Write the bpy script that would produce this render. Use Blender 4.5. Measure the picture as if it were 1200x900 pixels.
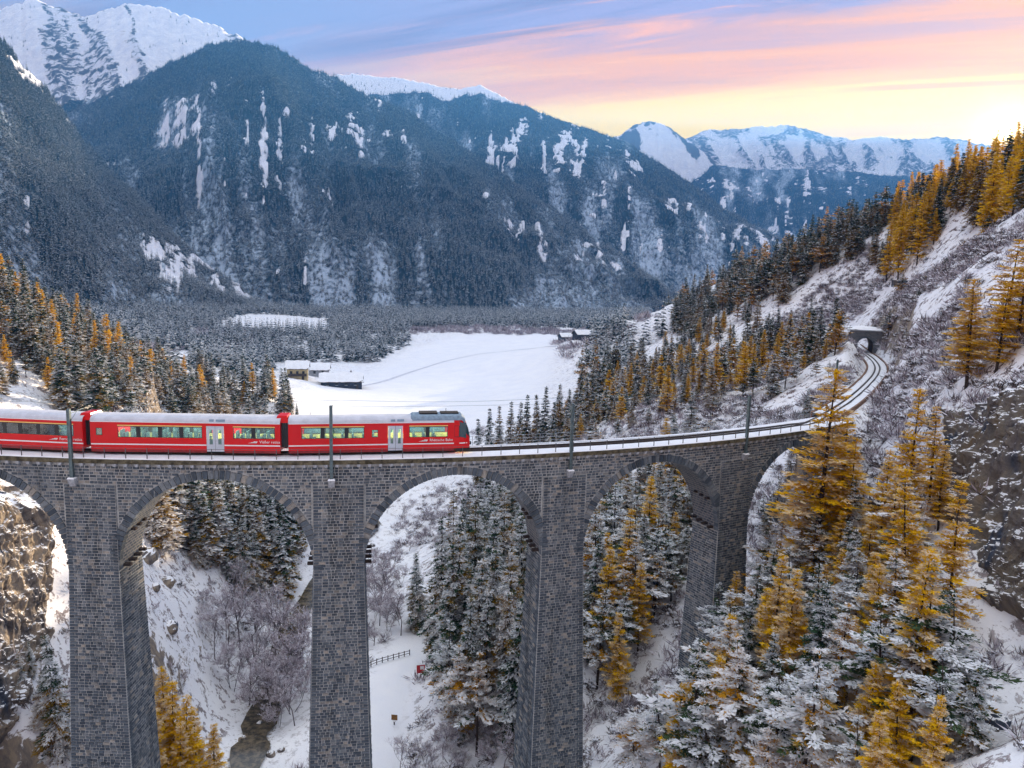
import bpy, math, random
import numpy as np
from mathutils import Matrix, Vector

# ------------------------------------------------------------------ camera
SC = bpy.context.scene
for o in list(bpy.data.objects):
    bpy.data.objects.remove(o)
COL = SC.collection
FPX = 830.0
CAM = np.array([20.93, -70.93, 17.42])
YAW, PITCH, ROLL = .0938, -.1309, .0254
_F = np.array([math.sin(YAW)*math.cos(PITCH), math.cos(YAW)*math.cos(PITCH), math.sin(PITCH)])
_r = np.array([math.cos(YAW), -math.sin(YAW), 0.0])
_u = np.cross(_r, _F)
_R = _r*math.cos(ROLL)+_u*math.sin(ROLL)
_U = -_r*math.sin(ROLL)+_u*math.cos(ROLL)
cd = bpy.data.cameras.new('camera')
cd.sensor_width = 36.0
cd.lens = FPX/1200*36
cd.clip_start = 0.5
cd.clip_end = 40000
cam = bpy.data.objects.new('camera', cd)
COL.objects.link(cam)
cam.matrix_world = Matrix(((_R[0], _U[0], -_F[0], CAM[0]), (_R[1], _U[1], -_F[1], CAM[1]), (_R[2], _U[2], -_F[2], CAM[2]), (0, 0, 0, 1)))
SC.camera = cam

# ------------------------------------------------------------------ sky, sun, exposure
SUN_EL, SUN_AZ = math.radians(10.9), math.radians(38.8)        # azimuth from +y towards +x
SUN_DIR = np.array([math.sin(SUN_AZ)*math.cos(SUN_EL), math.cos(SUN_AZ)*math.cos(SUN_EL), math.sin(SUN_EL)])
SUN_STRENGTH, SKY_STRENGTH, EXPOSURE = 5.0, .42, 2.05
HAZE_DENSITY = 9.5e-5
HAZE_COLOR = (0.11, 0.40, 1.0)

world = bpy.data.worlds.new('World')
SC.world = world
world.use_nodes = True
WN, WL = world.node_tree.nodes, world.node_tree.links
WN.clear()


def wn(t, **kw):
    n = WN.new(t)
    for a, b in kw.items():
        setattr(n, a, b)
    return n


def wmath(op, a, b=None, clamp=False):
    n = WN.new('ShaderNodeMath')
    n.operation = op
    n.use_clamp = clamp
    for i, v in enumerate((a, b)):
        if v is None:
            continue
        if isinstance(v, (int, float)):
            n.inputs[i].default_value = v
        else:
            WL.new(v, n.inputs[i])
    return n.outputs[0]


def wramp(fac, stops, interp='EASE'):
    n = WN.new('ShaderNodeValToRGB')
    n.color_ramp.interpolation = interp
    e = n.color_ramp.elements
    while len(e) < len(stops):
        e.new(0.5)
    for k, (p, c) in enumerate(stops):
        e[k].position = p
        e[k].color = (c[0], c[1], c[2], 1)
    WL.new(fac, n.inputs[0])
    return n.outputs[0]


def wmix(fac, a, b, mode='MIX'):
    n = WN.new('ShaderNodeMix')
    n.data_type = 'RGBA'
    n.blend_type = mode
    for s, v in ((n.inputs[0], fac), (n.inputs[6], a), (n.inputs[7], b)):
        if isinstance(v, (int, float)):
            s.default_value = v
        elif isinstance(v, tuple):
            s.default_value = (*v, 1)
        else:
            WL.new(v, s)
    return n.outputs[2]


tc = wn('ShaderNodeTexCoord')
sep = wn('ShaderNodeSeparateXYZ')
WL.new(tc.outputs['Generated'], sep.inputs[0])
dx, dy, dz = sep.outputs
sky = wn('ShaderNodeTexSky')
sky.sky_type = 'NISHITA'
sky.sun_disc = False
sky.sun_elevation = SUN_EL
sky.sun_rotation = SUN_AZ
sky.altitude = 1100
# cloud streaks on a flat layer overhead, drawn out along one wind direction
zz = wmath('ADD', wmath('MAXIMUM', dz, 0.0), 0.12)
cu, cv = wmath('DIVIDE', dx, zz), wmath('DIVIDE', dy, zz)
wa = math.radians(-66)
al = wmath('ADD', wmath('MULTIPLY', cu, math.sin(wa)), wmath('MULTIPLY', cv, math.cos(wa)))
ac = wmath('ADD', wmath('MULTIPLY', cu, math.cos(wa)), wmath('MULTIPLY', cv, -math.sin(wa)))
comb = wn('ShaderNodeCombineXYZ')
WL.new(wmath('MULTIPLY', al, 0.22), comb.inputs[0])
WL.new(wmath('MULTIPLY', ac, 1.5), comb.inputs[1])


def wnoise(scale, detail, off, dist=0.4):
    m = wn('ShaderNodeVectorMath', operation='ADD')
    WL.new(comb.outputs[0], m.inputs[0])
    m.inputs[1].default_value = (off, off*.7, off*.3)
    n = wn('ShaderNodeTexNoise')
    n.inputs['Scale'].default_value = scale
    n.inputs['Detail'].default_value = detail
    n.inputs['Roughness'].default_value = 0.62
    n.inputs['Distortion'].default_value = dist
    WL.new(m.outputs[0], n.inputs['Vector'])
    return n.outputs['Fac']


n1, n2, n3 = wnoise(1.5, 8, 3.1, .6), wnoise(2.6, 9, 11.7, 1.0), wnoise(2.4, 9, 27.3, .9)
# closeness to the sun's side of the horizon
hl = wmath('SQRT', wmath('ADD', wmath('ADD', wmath('MULTIPLY', dx, dx), wmath('MULTIPLY', dy, dy)), 1e-5))
az = wmath('DIVIDE', wmath('ADD', wmath('MULTIPLY', dx, math.sin(SUN_AZ)), wmath('MULTIPLY', dy, math.cos(SUN_AZ))), hl)
mr = wn('ShaderNodeMapRange', interpolation_type='SMOOTHERSTEP')
WL.new(az, mr.inputs[0])
mr.inputs[1].default_value = 0.52
mr.inputs[2].default_value = 0.99
side = mr.outputs[0]
warp = wmath('ADD', wmath('SUBTRACT', dz, wmath('MULTIPLY', side, .012)), wmath('MULTIPLY', wmath('SUBTRACT', n1, 0.5), 0.22))
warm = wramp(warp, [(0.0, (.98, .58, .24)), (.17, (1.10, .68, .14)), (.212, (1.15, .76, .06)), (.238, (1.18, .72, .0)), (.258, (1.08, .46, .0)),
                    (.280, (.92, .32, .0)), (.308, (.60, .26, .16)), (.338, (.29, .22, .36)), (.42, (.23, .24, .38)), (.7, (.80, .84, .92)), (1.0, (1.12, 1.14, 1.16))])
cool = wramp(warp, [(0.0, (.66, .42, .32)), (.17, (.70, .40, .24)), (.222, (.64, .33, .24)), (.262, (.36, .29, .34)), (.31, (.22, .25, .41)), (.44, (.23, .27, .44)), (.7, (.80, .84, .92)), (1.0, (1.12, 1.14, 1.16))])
base = wmix(side, cool, warm)  # both ramps brighten towards the unseen zenith, added to light the shaded snow
# pink streaks, thinner and paler away from the sun
streak = wn('ShaderNodeMapRange', interpolation_type='SMOOTHSTEP')
WL.new(n2, streak.inputs[0])
streak.inputs[1].default_value = .535
streak.inputs[2].default_value = .66
sfac = wmath('MULTIPLY', streak.outputs[0], wmath('ADD', 0.34, wmath('MULTIPLY', side, 0.42)))
pink = wmix(side, (.66, .34, .32), (1.05, .36, .03))
c1 = wmix(sfac, base, pink)
dark = wn('ShaderNodeMapRange', interpolation_type='SMOOTHSTEP')
WL.new(n3, dark.inputs[0])
dark.inputs[1].default_value = .46
dark.inputs[2].default_value = .60
high = wn('ShaderNodeMapRange', interpolation_type='SMOOTHSTEP')
WL.new(dz, high.inputs[0])
high.inputs[1].default_value = .24
high.inputs[2].default_value = .31
low = wn('ShaderNodeMapRange', interpolation_type='SMOOTHSTEP')
WL.new(dz, low.inputs[0])
low.inputs[1].default_value = .75
low.inputs[2].default_value = .45
c2 = wmix(wmath('MULTIPLY', wmath('MULTIPLY', dark.outputs[0], wmath('MULTIPLY', high.outputs[0], low.outputs[0])), .7), c1, (.14, .11, .21))
# clear air shows through
nish = wmix(1.0, sky.outputs[0], (.055, .055, .055), 'MULTIPLY')
c3 = wmix(.12, c2, nish)
# light around the sun
dn = wn('ShaderNodeVectorMath', operation='DOT_PRODUCT')
WL.new(tc.outputs['Generated'], dn.inputs[0])
dn.inputs[1].default_value = tuple(SUN_DIR)
dot = wmath('MAXIMUM', dn.outputs['Value'], 0.0)
g1 = wmath('MULTIPLY', wmath('POWER', dot, 90.0), 0.10)
g2 = wmath('MULTIPLY', wmath('POWER', dot, 2500.0), 1.2)
g3 = wmath('MULTIPLY', wmath('POWER', dot, 40000.0), 40.0)
glow = wmix(1.0, (1.0, .74, .34), wmath('ADD', wmath('ADD', g1, g2), g3), 'MULTIPLY')
c4 = wmix(1.0, c3, glow, 'ADD')
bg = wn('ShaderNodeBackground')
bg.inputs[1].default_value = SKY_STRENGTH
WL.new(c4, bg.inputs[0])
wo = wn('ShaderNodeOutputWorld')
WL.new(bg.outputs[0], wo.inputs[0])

sl = bpy.data.lights.new('sun', 'SUN')
sl.energy = SUN_STRENGTH
sl.angle = math.radians(0.6)
sl.color = (1.0, .80, .56)
so = bpy.data.objects.new('sun', sl)
COL.objects.link(so)
so.rotation_euler = Vector(-SUN_DIR).to_track_quat('-Z', 'Y').to_euler()
so.location = (300, 300, 300)

SC.view_settings.view_transform = 'Standard'
SC.view_settings.look = 'None'
SC.view_settings.exposure = EXPOSURE
SC.view_settings.gamma = 1
SC.view_settings.use_curve_mapping = False
SC.cycles.use_denoising = True
SC.cycles.max_bounces = 6
SC.cycles.diffuse_bounces = 3
SC.cycles.glossy_bounces = 2
SC.cycles.transmission_bounces = 3
SC.cycles.transparent_max_bounces = 8
SC.cycles.volume_bounces = 0
SC.cycles.sample_clamp_indirect = 4

# ------------------------------------------------------------------ helpers
rng = np.random.default_rng(7)


def ray(x, y):
    return _F+_R*(x-600)/FPX-_U*(y-450)/FPX


def at(x, y, d):
    return CAM+ray(x, y)*d


def proj(P):
    d = np.asarray(P, float)-CAM
    z = d@_F
    return 600+FPX*(d@_R)/z, 450-FPX*(d@_U)/z, z


def _hash(ix, iy, iz, seed):
    h = (ix.astype(np.int64)*374761393+iy.astype(np.int64)*668265263+iz.astype(np.int64)*2147483647+seed*1274126177) & 0xffffffff
    h = ((h ^ (h >> 13))*1274126177) & 0xffffffff
    h = ((h ^ (h >> 16))*2246822519) & 0xffffffff
    return ((h ^ (h >> 15)) & 0xffff)/65535.0


def vnoise(x, y, z=None, seed=0):
    x, y = np.asarray(x, float), np.asarray(y, float)
    z = np.zeros_like(x) if z is None else np.asarray(z, float)
    ix, iy, iz = np.floor(x), np.floor(y), np.floor(z)
    fx, fy, fz = x-ix, y-iy, z-iz
    fx, fy, fz = fx*fx*(3-2*fx), fy*fy*(3-2*fy), fz*fz*(3-2*fz)
    r = 0
    for a in (0, 1):
        for b in (0, 1):
            for c in (0, 1):
                r = r+_hash(ix+a, iy+b, iz+c, seed)*(fx if a else 1-fx)*(fy if b else 1-fy)*(fz if c else 1-fz)
    return r


def fbm(x, y, z=None, oct=4, seed=0, ridged=False):
    s, a, t = 0, .5, 0
    z = np.zeros_like(np.asarray(x, float)) if z is None else z
    for k in range(oct):
        n = vnoise(x*2**k, y*2**k, z*2**k, seed+k*17)
        if ridged:
            n = 1-np.abs(2*n-1)
        s = s+a*n
        t += a
        a *= .5
    return s/t


def sstep(a, b, x):
    t = np.clip((x-a)/(b-a), 0, 1)
    return t*t*(3-2*t)


def put(o, parent=None):
    COL.objects.link(o)
    if parent is not None:
        o.parent = parent
    return o


def tag(o, label=None, cat=None, group=None, kind=None):
    if label:
        o['label'] = label
    if cat:
        o['category'] = cat
    if group:
        o['group'] = group
    if kind:
        o['kind'] = kind
    return o


def empty(name, loc=(0, 0, 0), rz=0, parent=None):
    o = bpy.data.objects.new(name, None)
    o.empty_display_size = .5
    put(o, parent)
    o.location = loc
    o.rotation_euler = (0, 0, rz)
    return o


class MB:
    """collects vertices and faces for one mesh"""
    def __init__(self):
        self.v, self.f, self.m, self.at = [], [], [], {}

    def add(self, vs, fs, mi=0):
        b = len(self.v)
        self.v += [tuple(map(float, p)) for p in vs]
        self.f += [tuple(b+i for i in f) for f in fs]
        self.m += [mi]*len(fs)
        return self

    def hexa(self, p, mi=0):            # 8 corners: bottom 4 counter-clockwise, then top 4
        return self.add(p, [(3, 2, 1, 0), (4, 5, 6, 7), (0, 1, 5, 4), (1, 2, 6, 5), (2, 3, 7, 6), (3, 0, 4, 7)], mi)

    def box(self, a, b, mi=0):
        x0, y0, z0 = a
        x1, y1, z1 = b
        return self.hexa([(x0, y0, z0), (x1, y0, z0), (x1, y1, z0), (x0, y1, z0), (x0, y0, z1), (x1, y0, z1), (x1, y1, z1), (x0, y1, z1)], mi)

    def tube(self, pts, rad, n=6, mi=0, cap=True):
        pts = [np.asarray(p, float) for p in pts]
        rad = rad if hasattr(rad, '__len__') else [rad]*len(pts)
        rings = []
        for i, p in enumerate(pts):
            t = pts[min(i+1, len(pts)-1)]-pts[max(i-1, 0)]
            t = t/(np.linalg.norm(t)+1e-9)
            a = np.array([0, 0, 1.]) if abs(t[2]) < .9 else np.array([1., 0, 0])
            e = np.cross(t, a)
            e /= np.linalg.norm(e)
            g = np.cross(t, e)
            rings.append([p+rad[i]*(e*math.cos(2*math.pi*k/n)+g*math.sin(2*math.pi*k/n)) for k in range(n)])
        vs = [q for rr in rings for q in rr]
        fs = []
        for i in range(len(pts)-1):
            for k in range(n):
                k2 = (k+1) % n
                fs.append((i*n+k, i*n+k2, (i+1)*n+k2, (i+1)*n+k))
        if cap:
            fs.append(tuple(range(n)))
            fs.append(tuple(reversed(range((len(pts)-1)*n, len(pts)*n))))
        return self.add(vs, fs, mi)

    def grid(self, P, mi=0, flip=False):   # P: array (n, m, 3)
        n, m = P.shape[:2]
        fs = []
        for i in range(n-1):
            for j in range(m-1):
                q = (i*m+j, i*m+j+1, (i+1)*m+j+1, (i+1)*m+j)
                fs.append(q[::-1] if flip else q)
        return self.add(P.reshape(-1, 3), fs, mi)

    def mesh(self, name, mats, smooth=False):
        me = bpy.data.meshes.new(name)
        me.from_pydata(self.v, [], self.f)
        mats = mats if isinstance(mats, (list, tuple)) else [mats]
        for m in mats:
            me.materials.append(m)
        if len(mats) > 1:
            me.polygons.foreach_set('material_index', self.m)
        if smooth:
            me.polygons.foreach_set('use_smooth', [True]*len(self.f))
        me.update()
        return me

    def build(self, name, mats, parent=None, smooth=False):
        return put(bpy.data.objects.new(name, self.mesh(name, mats, smooth)), parent)


def grid_mesh(name, P, mats, smooth=True, attrs=None):
    n, m = P.shape[:2]
    me = bpy.data.meshes.new(name)
    idx = np.arange(n*m).reshape(n, m)
    q = np.stack([idx[:-1, :-1], idx[:-1, 1:], idx[1:, 1:], idx[1:, :-1]], -1).reshape(-1, 4)
    me.vertices.add(n*m)
    me.vertices.foreach_set('co', P.reshape(-1).astype(np.float32))
    me.loops.add(q.size)
    me.loops.foreach_set('vertex_index', q.reshape(-1).astype(np.int32))
    me.polygons.add(len(q))
    me.polygons.foreach_set('loop_start', np.arange(0, q.size, 4, dtype=np.int32))
    me.polygons.foreach_set('use_smooth', np.full(len(q), smooth))
    me.update(calc_edges=True)
    me.validate()
    for m_ in (mats if isinstance(mats, (list, tuple)) else [mats]):
        me.materials.append(m_)
    for k, v in (attrs or {}).items():
        a = me.attributes.new(k, 'FLOAT', 'POINT')
        a.data.foreach_set('value', np.asarray(v, np.float32).reshape(-1))
    return me


# ------------------------------------------------------------------ materials
class NT:
    def __init__(self, name):
        self.mat = bpy.data.materials.new(name)
        self.mat.use_nodes = True
        self.n, self.l = self.mat.node_tree.nodes, self.mat.node_tree.links
        self.b = self.n['Principled BSDF']
        self.out = self.n['Material Output']

    def set(self, sock, v):
        if isinstance(v, (int, float)):
            sock.default_value = v
        elif isinstance(v, tuple):
            sock.default_value = v if len(v) == 4 or sock.type == 'VECTOR' else (*v, 1)
        else:
            self.l.new(v, sock)

    def node(self, t, ins=None, **kw):
        n = self.n.new(t)
        for a, b in kw.items():
            setattr(n, a, b)
        for k, v in (ins or {}).items():
            self.set(n.inputs[k], v)
        return n

    def math(self, op, a, b=0.0, clamp=False):
        return self.node('ShaderNodeMath', {0: a, 1: b}, operation=op, use_clamp=clamp).outputs[0]

    def mix(self, f, a, b, mode='MIX'):
        n = self.node('ShaderNodeMix', None, data_type='RGBA', blend_type=mode)
        self.set(n.inputs[0], f)
        self.set(n.inputs[6], a)
        self.set(n.inputs[7], b)
        return n.outputs[2]

    def noise(self, scale, detail=4, rough=.6, vec=None, dist=0.0, dims='3D'):
        n = self.node('ShaderNodeTexNoise', {'Scale': scale, 'Detail': detail, 'Roughness': rough, 'Distortion': dist})
        if vec is not None:
            self.l.new(vec, n.inputs['Vector'])
        return n.outputs['Fac']

    def rng(self, v, a, b, c=0.0, d=1.0):
        return self.node('ShaderNodeMapRange', {0: v, 1: a, 2: b, 3: c, 4: d}, interpolation_type='SMOOTHSTEP').outputs[0]

    def ramp(self, fac, stops):
        n = self.node('ShaderNodeValToRGB')
        e = n.color_ramp.elements
        while len(e) < len(stops):
            e.new(.5)
        for k, (p, c) in enumerate(stops):
            e[k].position = p
            e[k].color = (*c, 1)
        self.l.new(fac, n.inputs[0])
        return n.outputs[0]

    def attr(self, name):
        return self.node('ShaderNodeAttribute', attribute_name=name).outputs['Fac']

    def nz(self):
        g = self.node('ShaderNodeNewGeometry')
        s = self.node('ShaderNodeSeparateXYZ', {0: g.outputs['Normal']})
        return s.outputs[2]

    def pos(self, sx=1, sy=1, sz=1):
        g = self.node('ShaderNodeNewGeometry')
        m = self.node('ShaderNodeMapping', {'Vector': g.outputs['Position'], 'Scale': (sx, sy, sz)})
        return m.outputs[0]

    def obj(self, sx=1, sy=1, sz=1):
        g = self.node('ShaderNodeTexCoord')
        m = self.node('ShaderNodeMapping', {'Vector': g.outputs['Object'], 'Scale': (sx, sy, sz)})
        return m.outputs[0]

    def rand(self):
        return self.node('ShaderNodeObjectInfo').outputs['Random']

    def bump(self, h, strength=.4, dist=.1):
        n = self.node('ShaderNodeBump', {'Strength': strength, 'Distance': dist, 'Height': h})
        self.l.new(n.outputs[0], self.b.inputs['Normal'])

    def done(self, col=None, rough=.8, spec=.2, metal=0.0):
        if col is not None:
            self.set(self.b.inputs['Base Color'], col)
        self.set(self.b.inputs['Roughness'], rough)
        self.set(self.b.inputs['Specular IOR Level'], spec)
        self.set(self.b.inputs['Metallic'], metal)
        return self.mat


SNOW = (.86, .86, .88)


def simple(name, col, rough=.7, spec=.25, metal=0.0, var=.25, scale=3.0):
    t = NT(name)
    n = t.noise(scale, 5, .65, t.obj())
    c = t.mix(t.rng(n, .3, .7), tuple(x*(1-var) for x in col), tuple(min(1, x*(1+var)) for x in col))
    return t.done(c, rough, spec, metal)


def m_ground():
    t = NT('ground_snow')
    p = t.pos()
    rock, bare = t.attr('rock'), t.attr('bare')
    n = t.noise(.55, 8, .68, p, .6)
    n2 = t.noise(2.6, 6, .7, p)
    n3 = t.noise(.11, 5, .6, p)
    rockc = t.ramp(t.noise(.5, 8, .7, t.pos(1, 1, .5), .8), [(.25, (.055, .05, .06)), (.45, (.19, .16, .14)), (.62, (.34, .27, .19)), (.8, (.23, .21, .22))])
    brush = t.ramp(n2, [(.3, (.035, .028, .03)), (.5, (.11, .075, .07)), (.7, (.30, .22, .22))])
    snow = t.mix(t.rng(n3, .3, .7), (.82, .82, .86), (.88, .87, .88))
    fb = t.math('MULTIPLY', t.rng(t.math('ADD', n, t.math('MULTIPLY', t.math('SUBTRACT', n2, .5), .5)), .53, .60), bare, True)
    c = t.mix(fb, snow, brush)
    fr = t.rng(t.math('ADD', t.math('SUBTRACT', rock, .5), t.math('MULTIPLY', t.math('SUBTRACT', n, .5), 1.6)), .0, .12)
    c = t.mix(fr, c, rockc)
    t.bump(t.math('ADD', t.math('MULTIPLY', n2, .4), n), .5, .35)
    return t.done(c, .85, .15)


def m_rock(name, tan=1.0):
    t = NT(name)
    p = t.pos(1, 1, .42)
    n = t.noise(.33, 9, .68, p, .9)
    w = t.noise(.16, 4, .55, t.pos(1, 1, .25), 1.2)
    c = t.ramp(n, [(.28, (.035, .036, .045)), (.42, (.13, .115, .11)), (.55, (.26*tan+.02, .20*tan+.03, .15*tan+.03)), (.68, (.38*tan, .29*tan, .19*tan)), (.8, (.24, .22, .22))])
    c = t.mix(t.rng(w, .56, .66), c, (.05, .06, .085))
    nzv = t.nz()
    sn = t.rng(t.math('ADD', nzv, t.math('MULTIPLY', t.math('SUBTRACT', t.noise(.8, 7, .75, t.pos()), .5), 1.1)), .74, .82)
    c = t.mix(sn, c, SNOW)
    t.bump(t.noise(1.4, 8, .7, t.pos(1, 1, .5)), .8, .35)
    return t.done(c, .9, .15)


def m_mountain(name, forest=True):
    t = NT(name)
    tree = t.attr('tree')
    sc = .012 if forest else .004
    n = t.noise(sc*6, 8, .7, t.pos(), .3)
    fine = t.noise(.09, 5, .75, t.pos(1, 1, .45))
    snow = t.mix(t.rng(n, .35, .65), (.64, .65, .72), (.82, .80, .82))
    rock = (.075, .075, .09)
    dust = t.math('ADD', t.attr('dust'), t.math('ADD', t.math('MULTIPLY', t.math('SUBTRACT', fine, .5), 1.1), t.math('MULTIPLY', t.math('SUBTRACT', n, .5), .7)))
    wood = t.mix(t.rng(dust, .42, .85), (.008, .020, .028), (.42, .49, .58))  # snow dusting between the trees, with haze blue painted into its colour
    c = t.mix(t.rng(t.math('ADD', t.attr('rock'), t.math('MULTIPLY', t.math('SUBTRACT', n, .5), 1.3)), .48, .62), snow, rock)
    c = t.mix(t.rng(tree, .35, .6), c, wood)
    return t.done(c, .9, .1)


def m_needles(name, dark, light, gold=None, snow_amount=1.0, trans=.22):
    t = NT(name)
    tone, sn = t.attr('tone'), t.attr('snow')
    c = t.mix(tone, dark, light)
    if gold:
        c = t.mix(t.rng(t.math('ADD', t.attr('gold'), t.math('MULTIPLY', t.math('SUBTRACT', t.rand(), .5), .5)), .35, .65), c, gold)
    nzv = t.nz()
    f = t.math('MULTIPLY', sn, t.rng(nzv, .08, .42))
    f = t.math('ADD', f, t.math('MULTIPLY', t.math('SUBTRACT', t.noise(1.3, 3, .6, t.pos()), .5), .8))
    f = t.math('ADD', f, t.math('MULTIPLY', t.math('SUBTRACT', t.rand(), .5), .18))
    f = t.math('MULTIPLY', t.rng(f, .39, .48), snow_amount)
    f = t.math('MULTIPLY', f, t.rng(nzv, -.05, .15))
    c = t.mix(f, c, (.86, .87, .90))
    t.done(c, .75, .15)
    tr = t.node('ShaderNodeBsdfTranslucent', {'Color': c})
    ms = t.node('ShaderNodeMixShader', {0: trans, 1: t.b.outputs[0], 2: tr.outputs[0]})
    t.l.new(ms.outputs[0], t.out.inputs[0])
    return t.mat


def m_stone():
    t = NT('slate_stone')
    tone = t.attr('tone')
    c = t.ramp(tone, [(.0, (.045, .057, .074)), (.3, (.085, .105, .128)), (.55, (.145, .165, .185)), (.75, (.23, .245, .255)), (.88, (.32, .29, .25)), (1.0, (.44, .39, .33))])
    n = t.noise(3.0, 6, .7, t.pos())
    c = t.mix(t.math('MULTIPLY', t.rng(n, .3, .75), .5), c, (.03, .04, .05))
    st = t.noise(.55, 5, .65, t.pos(1, 1, .10), .5)
    c = t.mix(t.math('MULTIPLY', t.rng(st, .52, .66), .62), c, (.030, .036, .042))
    li = t.noise(.8, 6, .7, t.pos(1.2, 1.2, .16), .8)
    c = t.mix(t.math('MULTIPLY', t.rng(li, .60, .72), .5), c, (.42, .42, .40))
    t.bump(t.noise(5, 5, .7, t.pos()), .5, .05)
    return t.done(c, .8, .25)


def m_mortar():
    t = NT('lime_mortar')
    n = t.noise(1.2, 6, .7, t.pos())
    w = t.noise(.12, 4, .6, t.pos(1, 1, .3))
    c = t.mix(t.rng(n, .3, .7), (.28, .28, .27), (.48, .48, .46))
    c = t.mix(t.math('MULTIPLY', t.rng(w, .5, .7), .5), c, (.10, .11, .12))
    return t.done(c, .9, .1)


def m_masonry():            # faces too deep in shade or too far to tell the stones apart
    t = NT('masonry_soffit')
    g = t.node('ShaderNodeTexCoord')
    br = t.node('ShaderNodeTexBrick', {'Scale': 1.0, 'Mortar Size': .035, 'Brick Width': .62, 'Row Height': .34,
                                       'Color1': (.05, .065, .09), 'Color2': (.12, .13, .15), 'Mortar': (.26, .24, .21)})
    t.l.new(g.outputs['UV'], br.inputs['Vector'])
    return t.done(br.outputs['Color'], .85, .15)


MAT = {}
MAT['ground'] = m_ground()
MAT['rock'] = m_rock('tan_rock', 1.0)
MAT['rock_grey'] = m_rock('grey_rock', .55)
MAT['mountain'] = m_mountain('forest_mountain')
MAT['peak'] = m_mountain('snow_peak', False)
MAT['stone'] = m_stone()
MAT['mortar'] = m_mortar()
MAT['masonry'] = m_masonry()
MAT['spruce'] = m_needles('spruce_needles', (.008, .024, .016), (.036, .084, .040), (.30, .17, .02), .8)
MAT['pine'] = m_needles('pine_needles', (.014, .034, .020), (.065, .105, .042), (.55, .27, .015), .95)
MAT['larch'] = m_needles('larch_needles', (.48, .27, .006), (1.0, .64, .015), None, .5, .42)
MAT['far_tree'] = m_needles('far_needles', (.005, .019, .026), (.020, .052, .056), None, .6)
MAT['bark'] = simple('bark', (.045, .034, .03), .9, .1, var=.5)
MAT['snow'] = simple('snow', SNOW, .8, .2, var=.05, scale=.6)

# ------------------------------------------------------------------ the line of the track
ARC_R, STEP, PH0 = 141.17, 2.0823, -.1624        # radius of the outer parapet, post spacing, angle of post 0


def arc(i, off=0.0, z=0.0):
    """point beside post number i, off metres inwards from the outer parapet line"""
    ph = PH0+STEP*i/ARC_R
    q = ARC_R-off
    return np.array([q*math.sin(ph), ARC_R-q*math.cos(ph), z])


TRACK_OFF = 2.5
I_END = 50.5                                      # the viaduct's far abutment
_tail = [(p[0], p[1], z) for p, z in [(CAM+ray(px, py)*((z-CAM[2])/ray(px, py)[2]), z) for px, py, z in
        ((985, 476.5, .25), (1003, 463, .5), (1017, 450, .8), (1026, 439, 1.1), (1028, 430, 1.5), (1022, 421.5, 1.9), (1013, 414.5, 2.3))]]
_e = np.array(_tail[-1])-np.array(_tail[-2])
_tail += [tuple(np.array(_tail[-1])+_e*.8), tuple(np.array(_tail[-1])+_e*1.8)]


def catmull(pts, n=10):
    pts = [np.asarray(p, float) for p in pts]
    pts = [2*pts[0]-pts[1]]+pts+[2*pts[-1]-pts[-2]]
    out = []
    for i in range(1, len(pts)-2):
        a, b, c, d = pts[i-1:i+3]
        for k in range(n):
            t = k/n
            out.append(.5*((2*b)+(c-a)*t+(2*a-5*b+4*c-d)*t*t+(3*b-a-3*c+d)*t**3))
    out.append(pts[-2])
    return np.array(out)


_head = [arc(i, TRACK_OFF, 0) for i in np.arange(-14, I_END-1, 2.0)]
TRACK = catmull(_head+[np.array(p) for p in _tail], 6)

# ------------------------------------------------------------------ ground
_cp = []


def cp(px, py, d):
    _cp.append(at(px, py, d))


for a in [(1150, 880, 36), (1180, 800, 43), (1100, 860, 43), (1000, 885, 50), (900, 890, 58), (820, 895, 66), (1260, 800, 40), (1130, 745, 57), (1200, 745, 52), (1060, 690, 66),
          (1130, 620, 70), (1220, 620, 64), (1040, 640, 76), (960, 760, 72), (980, 660, 84), (905, 760, 80), (1060, 560, 86), (1120, 500, 84), (1200, 480, 72), (1150, 395, 82), (1200, 410, 76),
          (1260, 330, 84), (1100, 430, 108), (1060, 470, 108), (1045, 500, 100), (1100, 330, 152), (1180, 300, 122), (1240, 250, 120), (1060, 400, 140), (1050, 350, 190),
          (1060, 330, 230), (1000, 350, 272), (1010, 385, 240), (950, 385, 262), (960, 430, 190), (880, 400, 285), (900, 350, 385), (930, 450, 160), (850, 470, 170), (760, 480, 190),
          (680, 500, 230), (720, 420, 380), (800, 400, 350), (800, 440, 250), (620, 600, 180), (600, 515, 255), (750, 750, 108), (720, 880, 97), (790, 690, 115), (700, 640, 150), (860, 600, 130),
          (930, 640, 104), (560, 850, 106), (590, 800, 112), (640, 700, 130), (150, 620, 126), (150, 760, 106), (200, 700, 130), (250, 720, 140), (180, 860, 100), (330, 750, 140), (300, 640, 175), (220, 640, 150),
          (380, 600, 210), (500, 640, 205), (450, 600, 225), (290, 885, 113), (430, 622, 215), (340, 860, 122), (400, 700, 165),
          (450, 562, 250), (560, 560, 245), (440, 890, 106), (470, 745, 148), (460, 800, 128),
          (0, 350, 210), (60, 400, 212), (120, 432, 207), (160, 452, 202), (0, 470, 142), (100, 482, 152), (200, 472, 232), (300, 482, 252), (-60, 330, 215), (-120, 300, 200), (-60, 480, 120),
          (20, 580, 97), (64, 640, 103), (64, 800, 97), (0, 820, 90), (-60, 640, 84), (-60, 860, 80), (60, 560, 120),
          (330, 470, 285), (-40, 330, 300), (90, 400, 300), (180, 420, 330)]:
    cp(*a)
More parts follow.
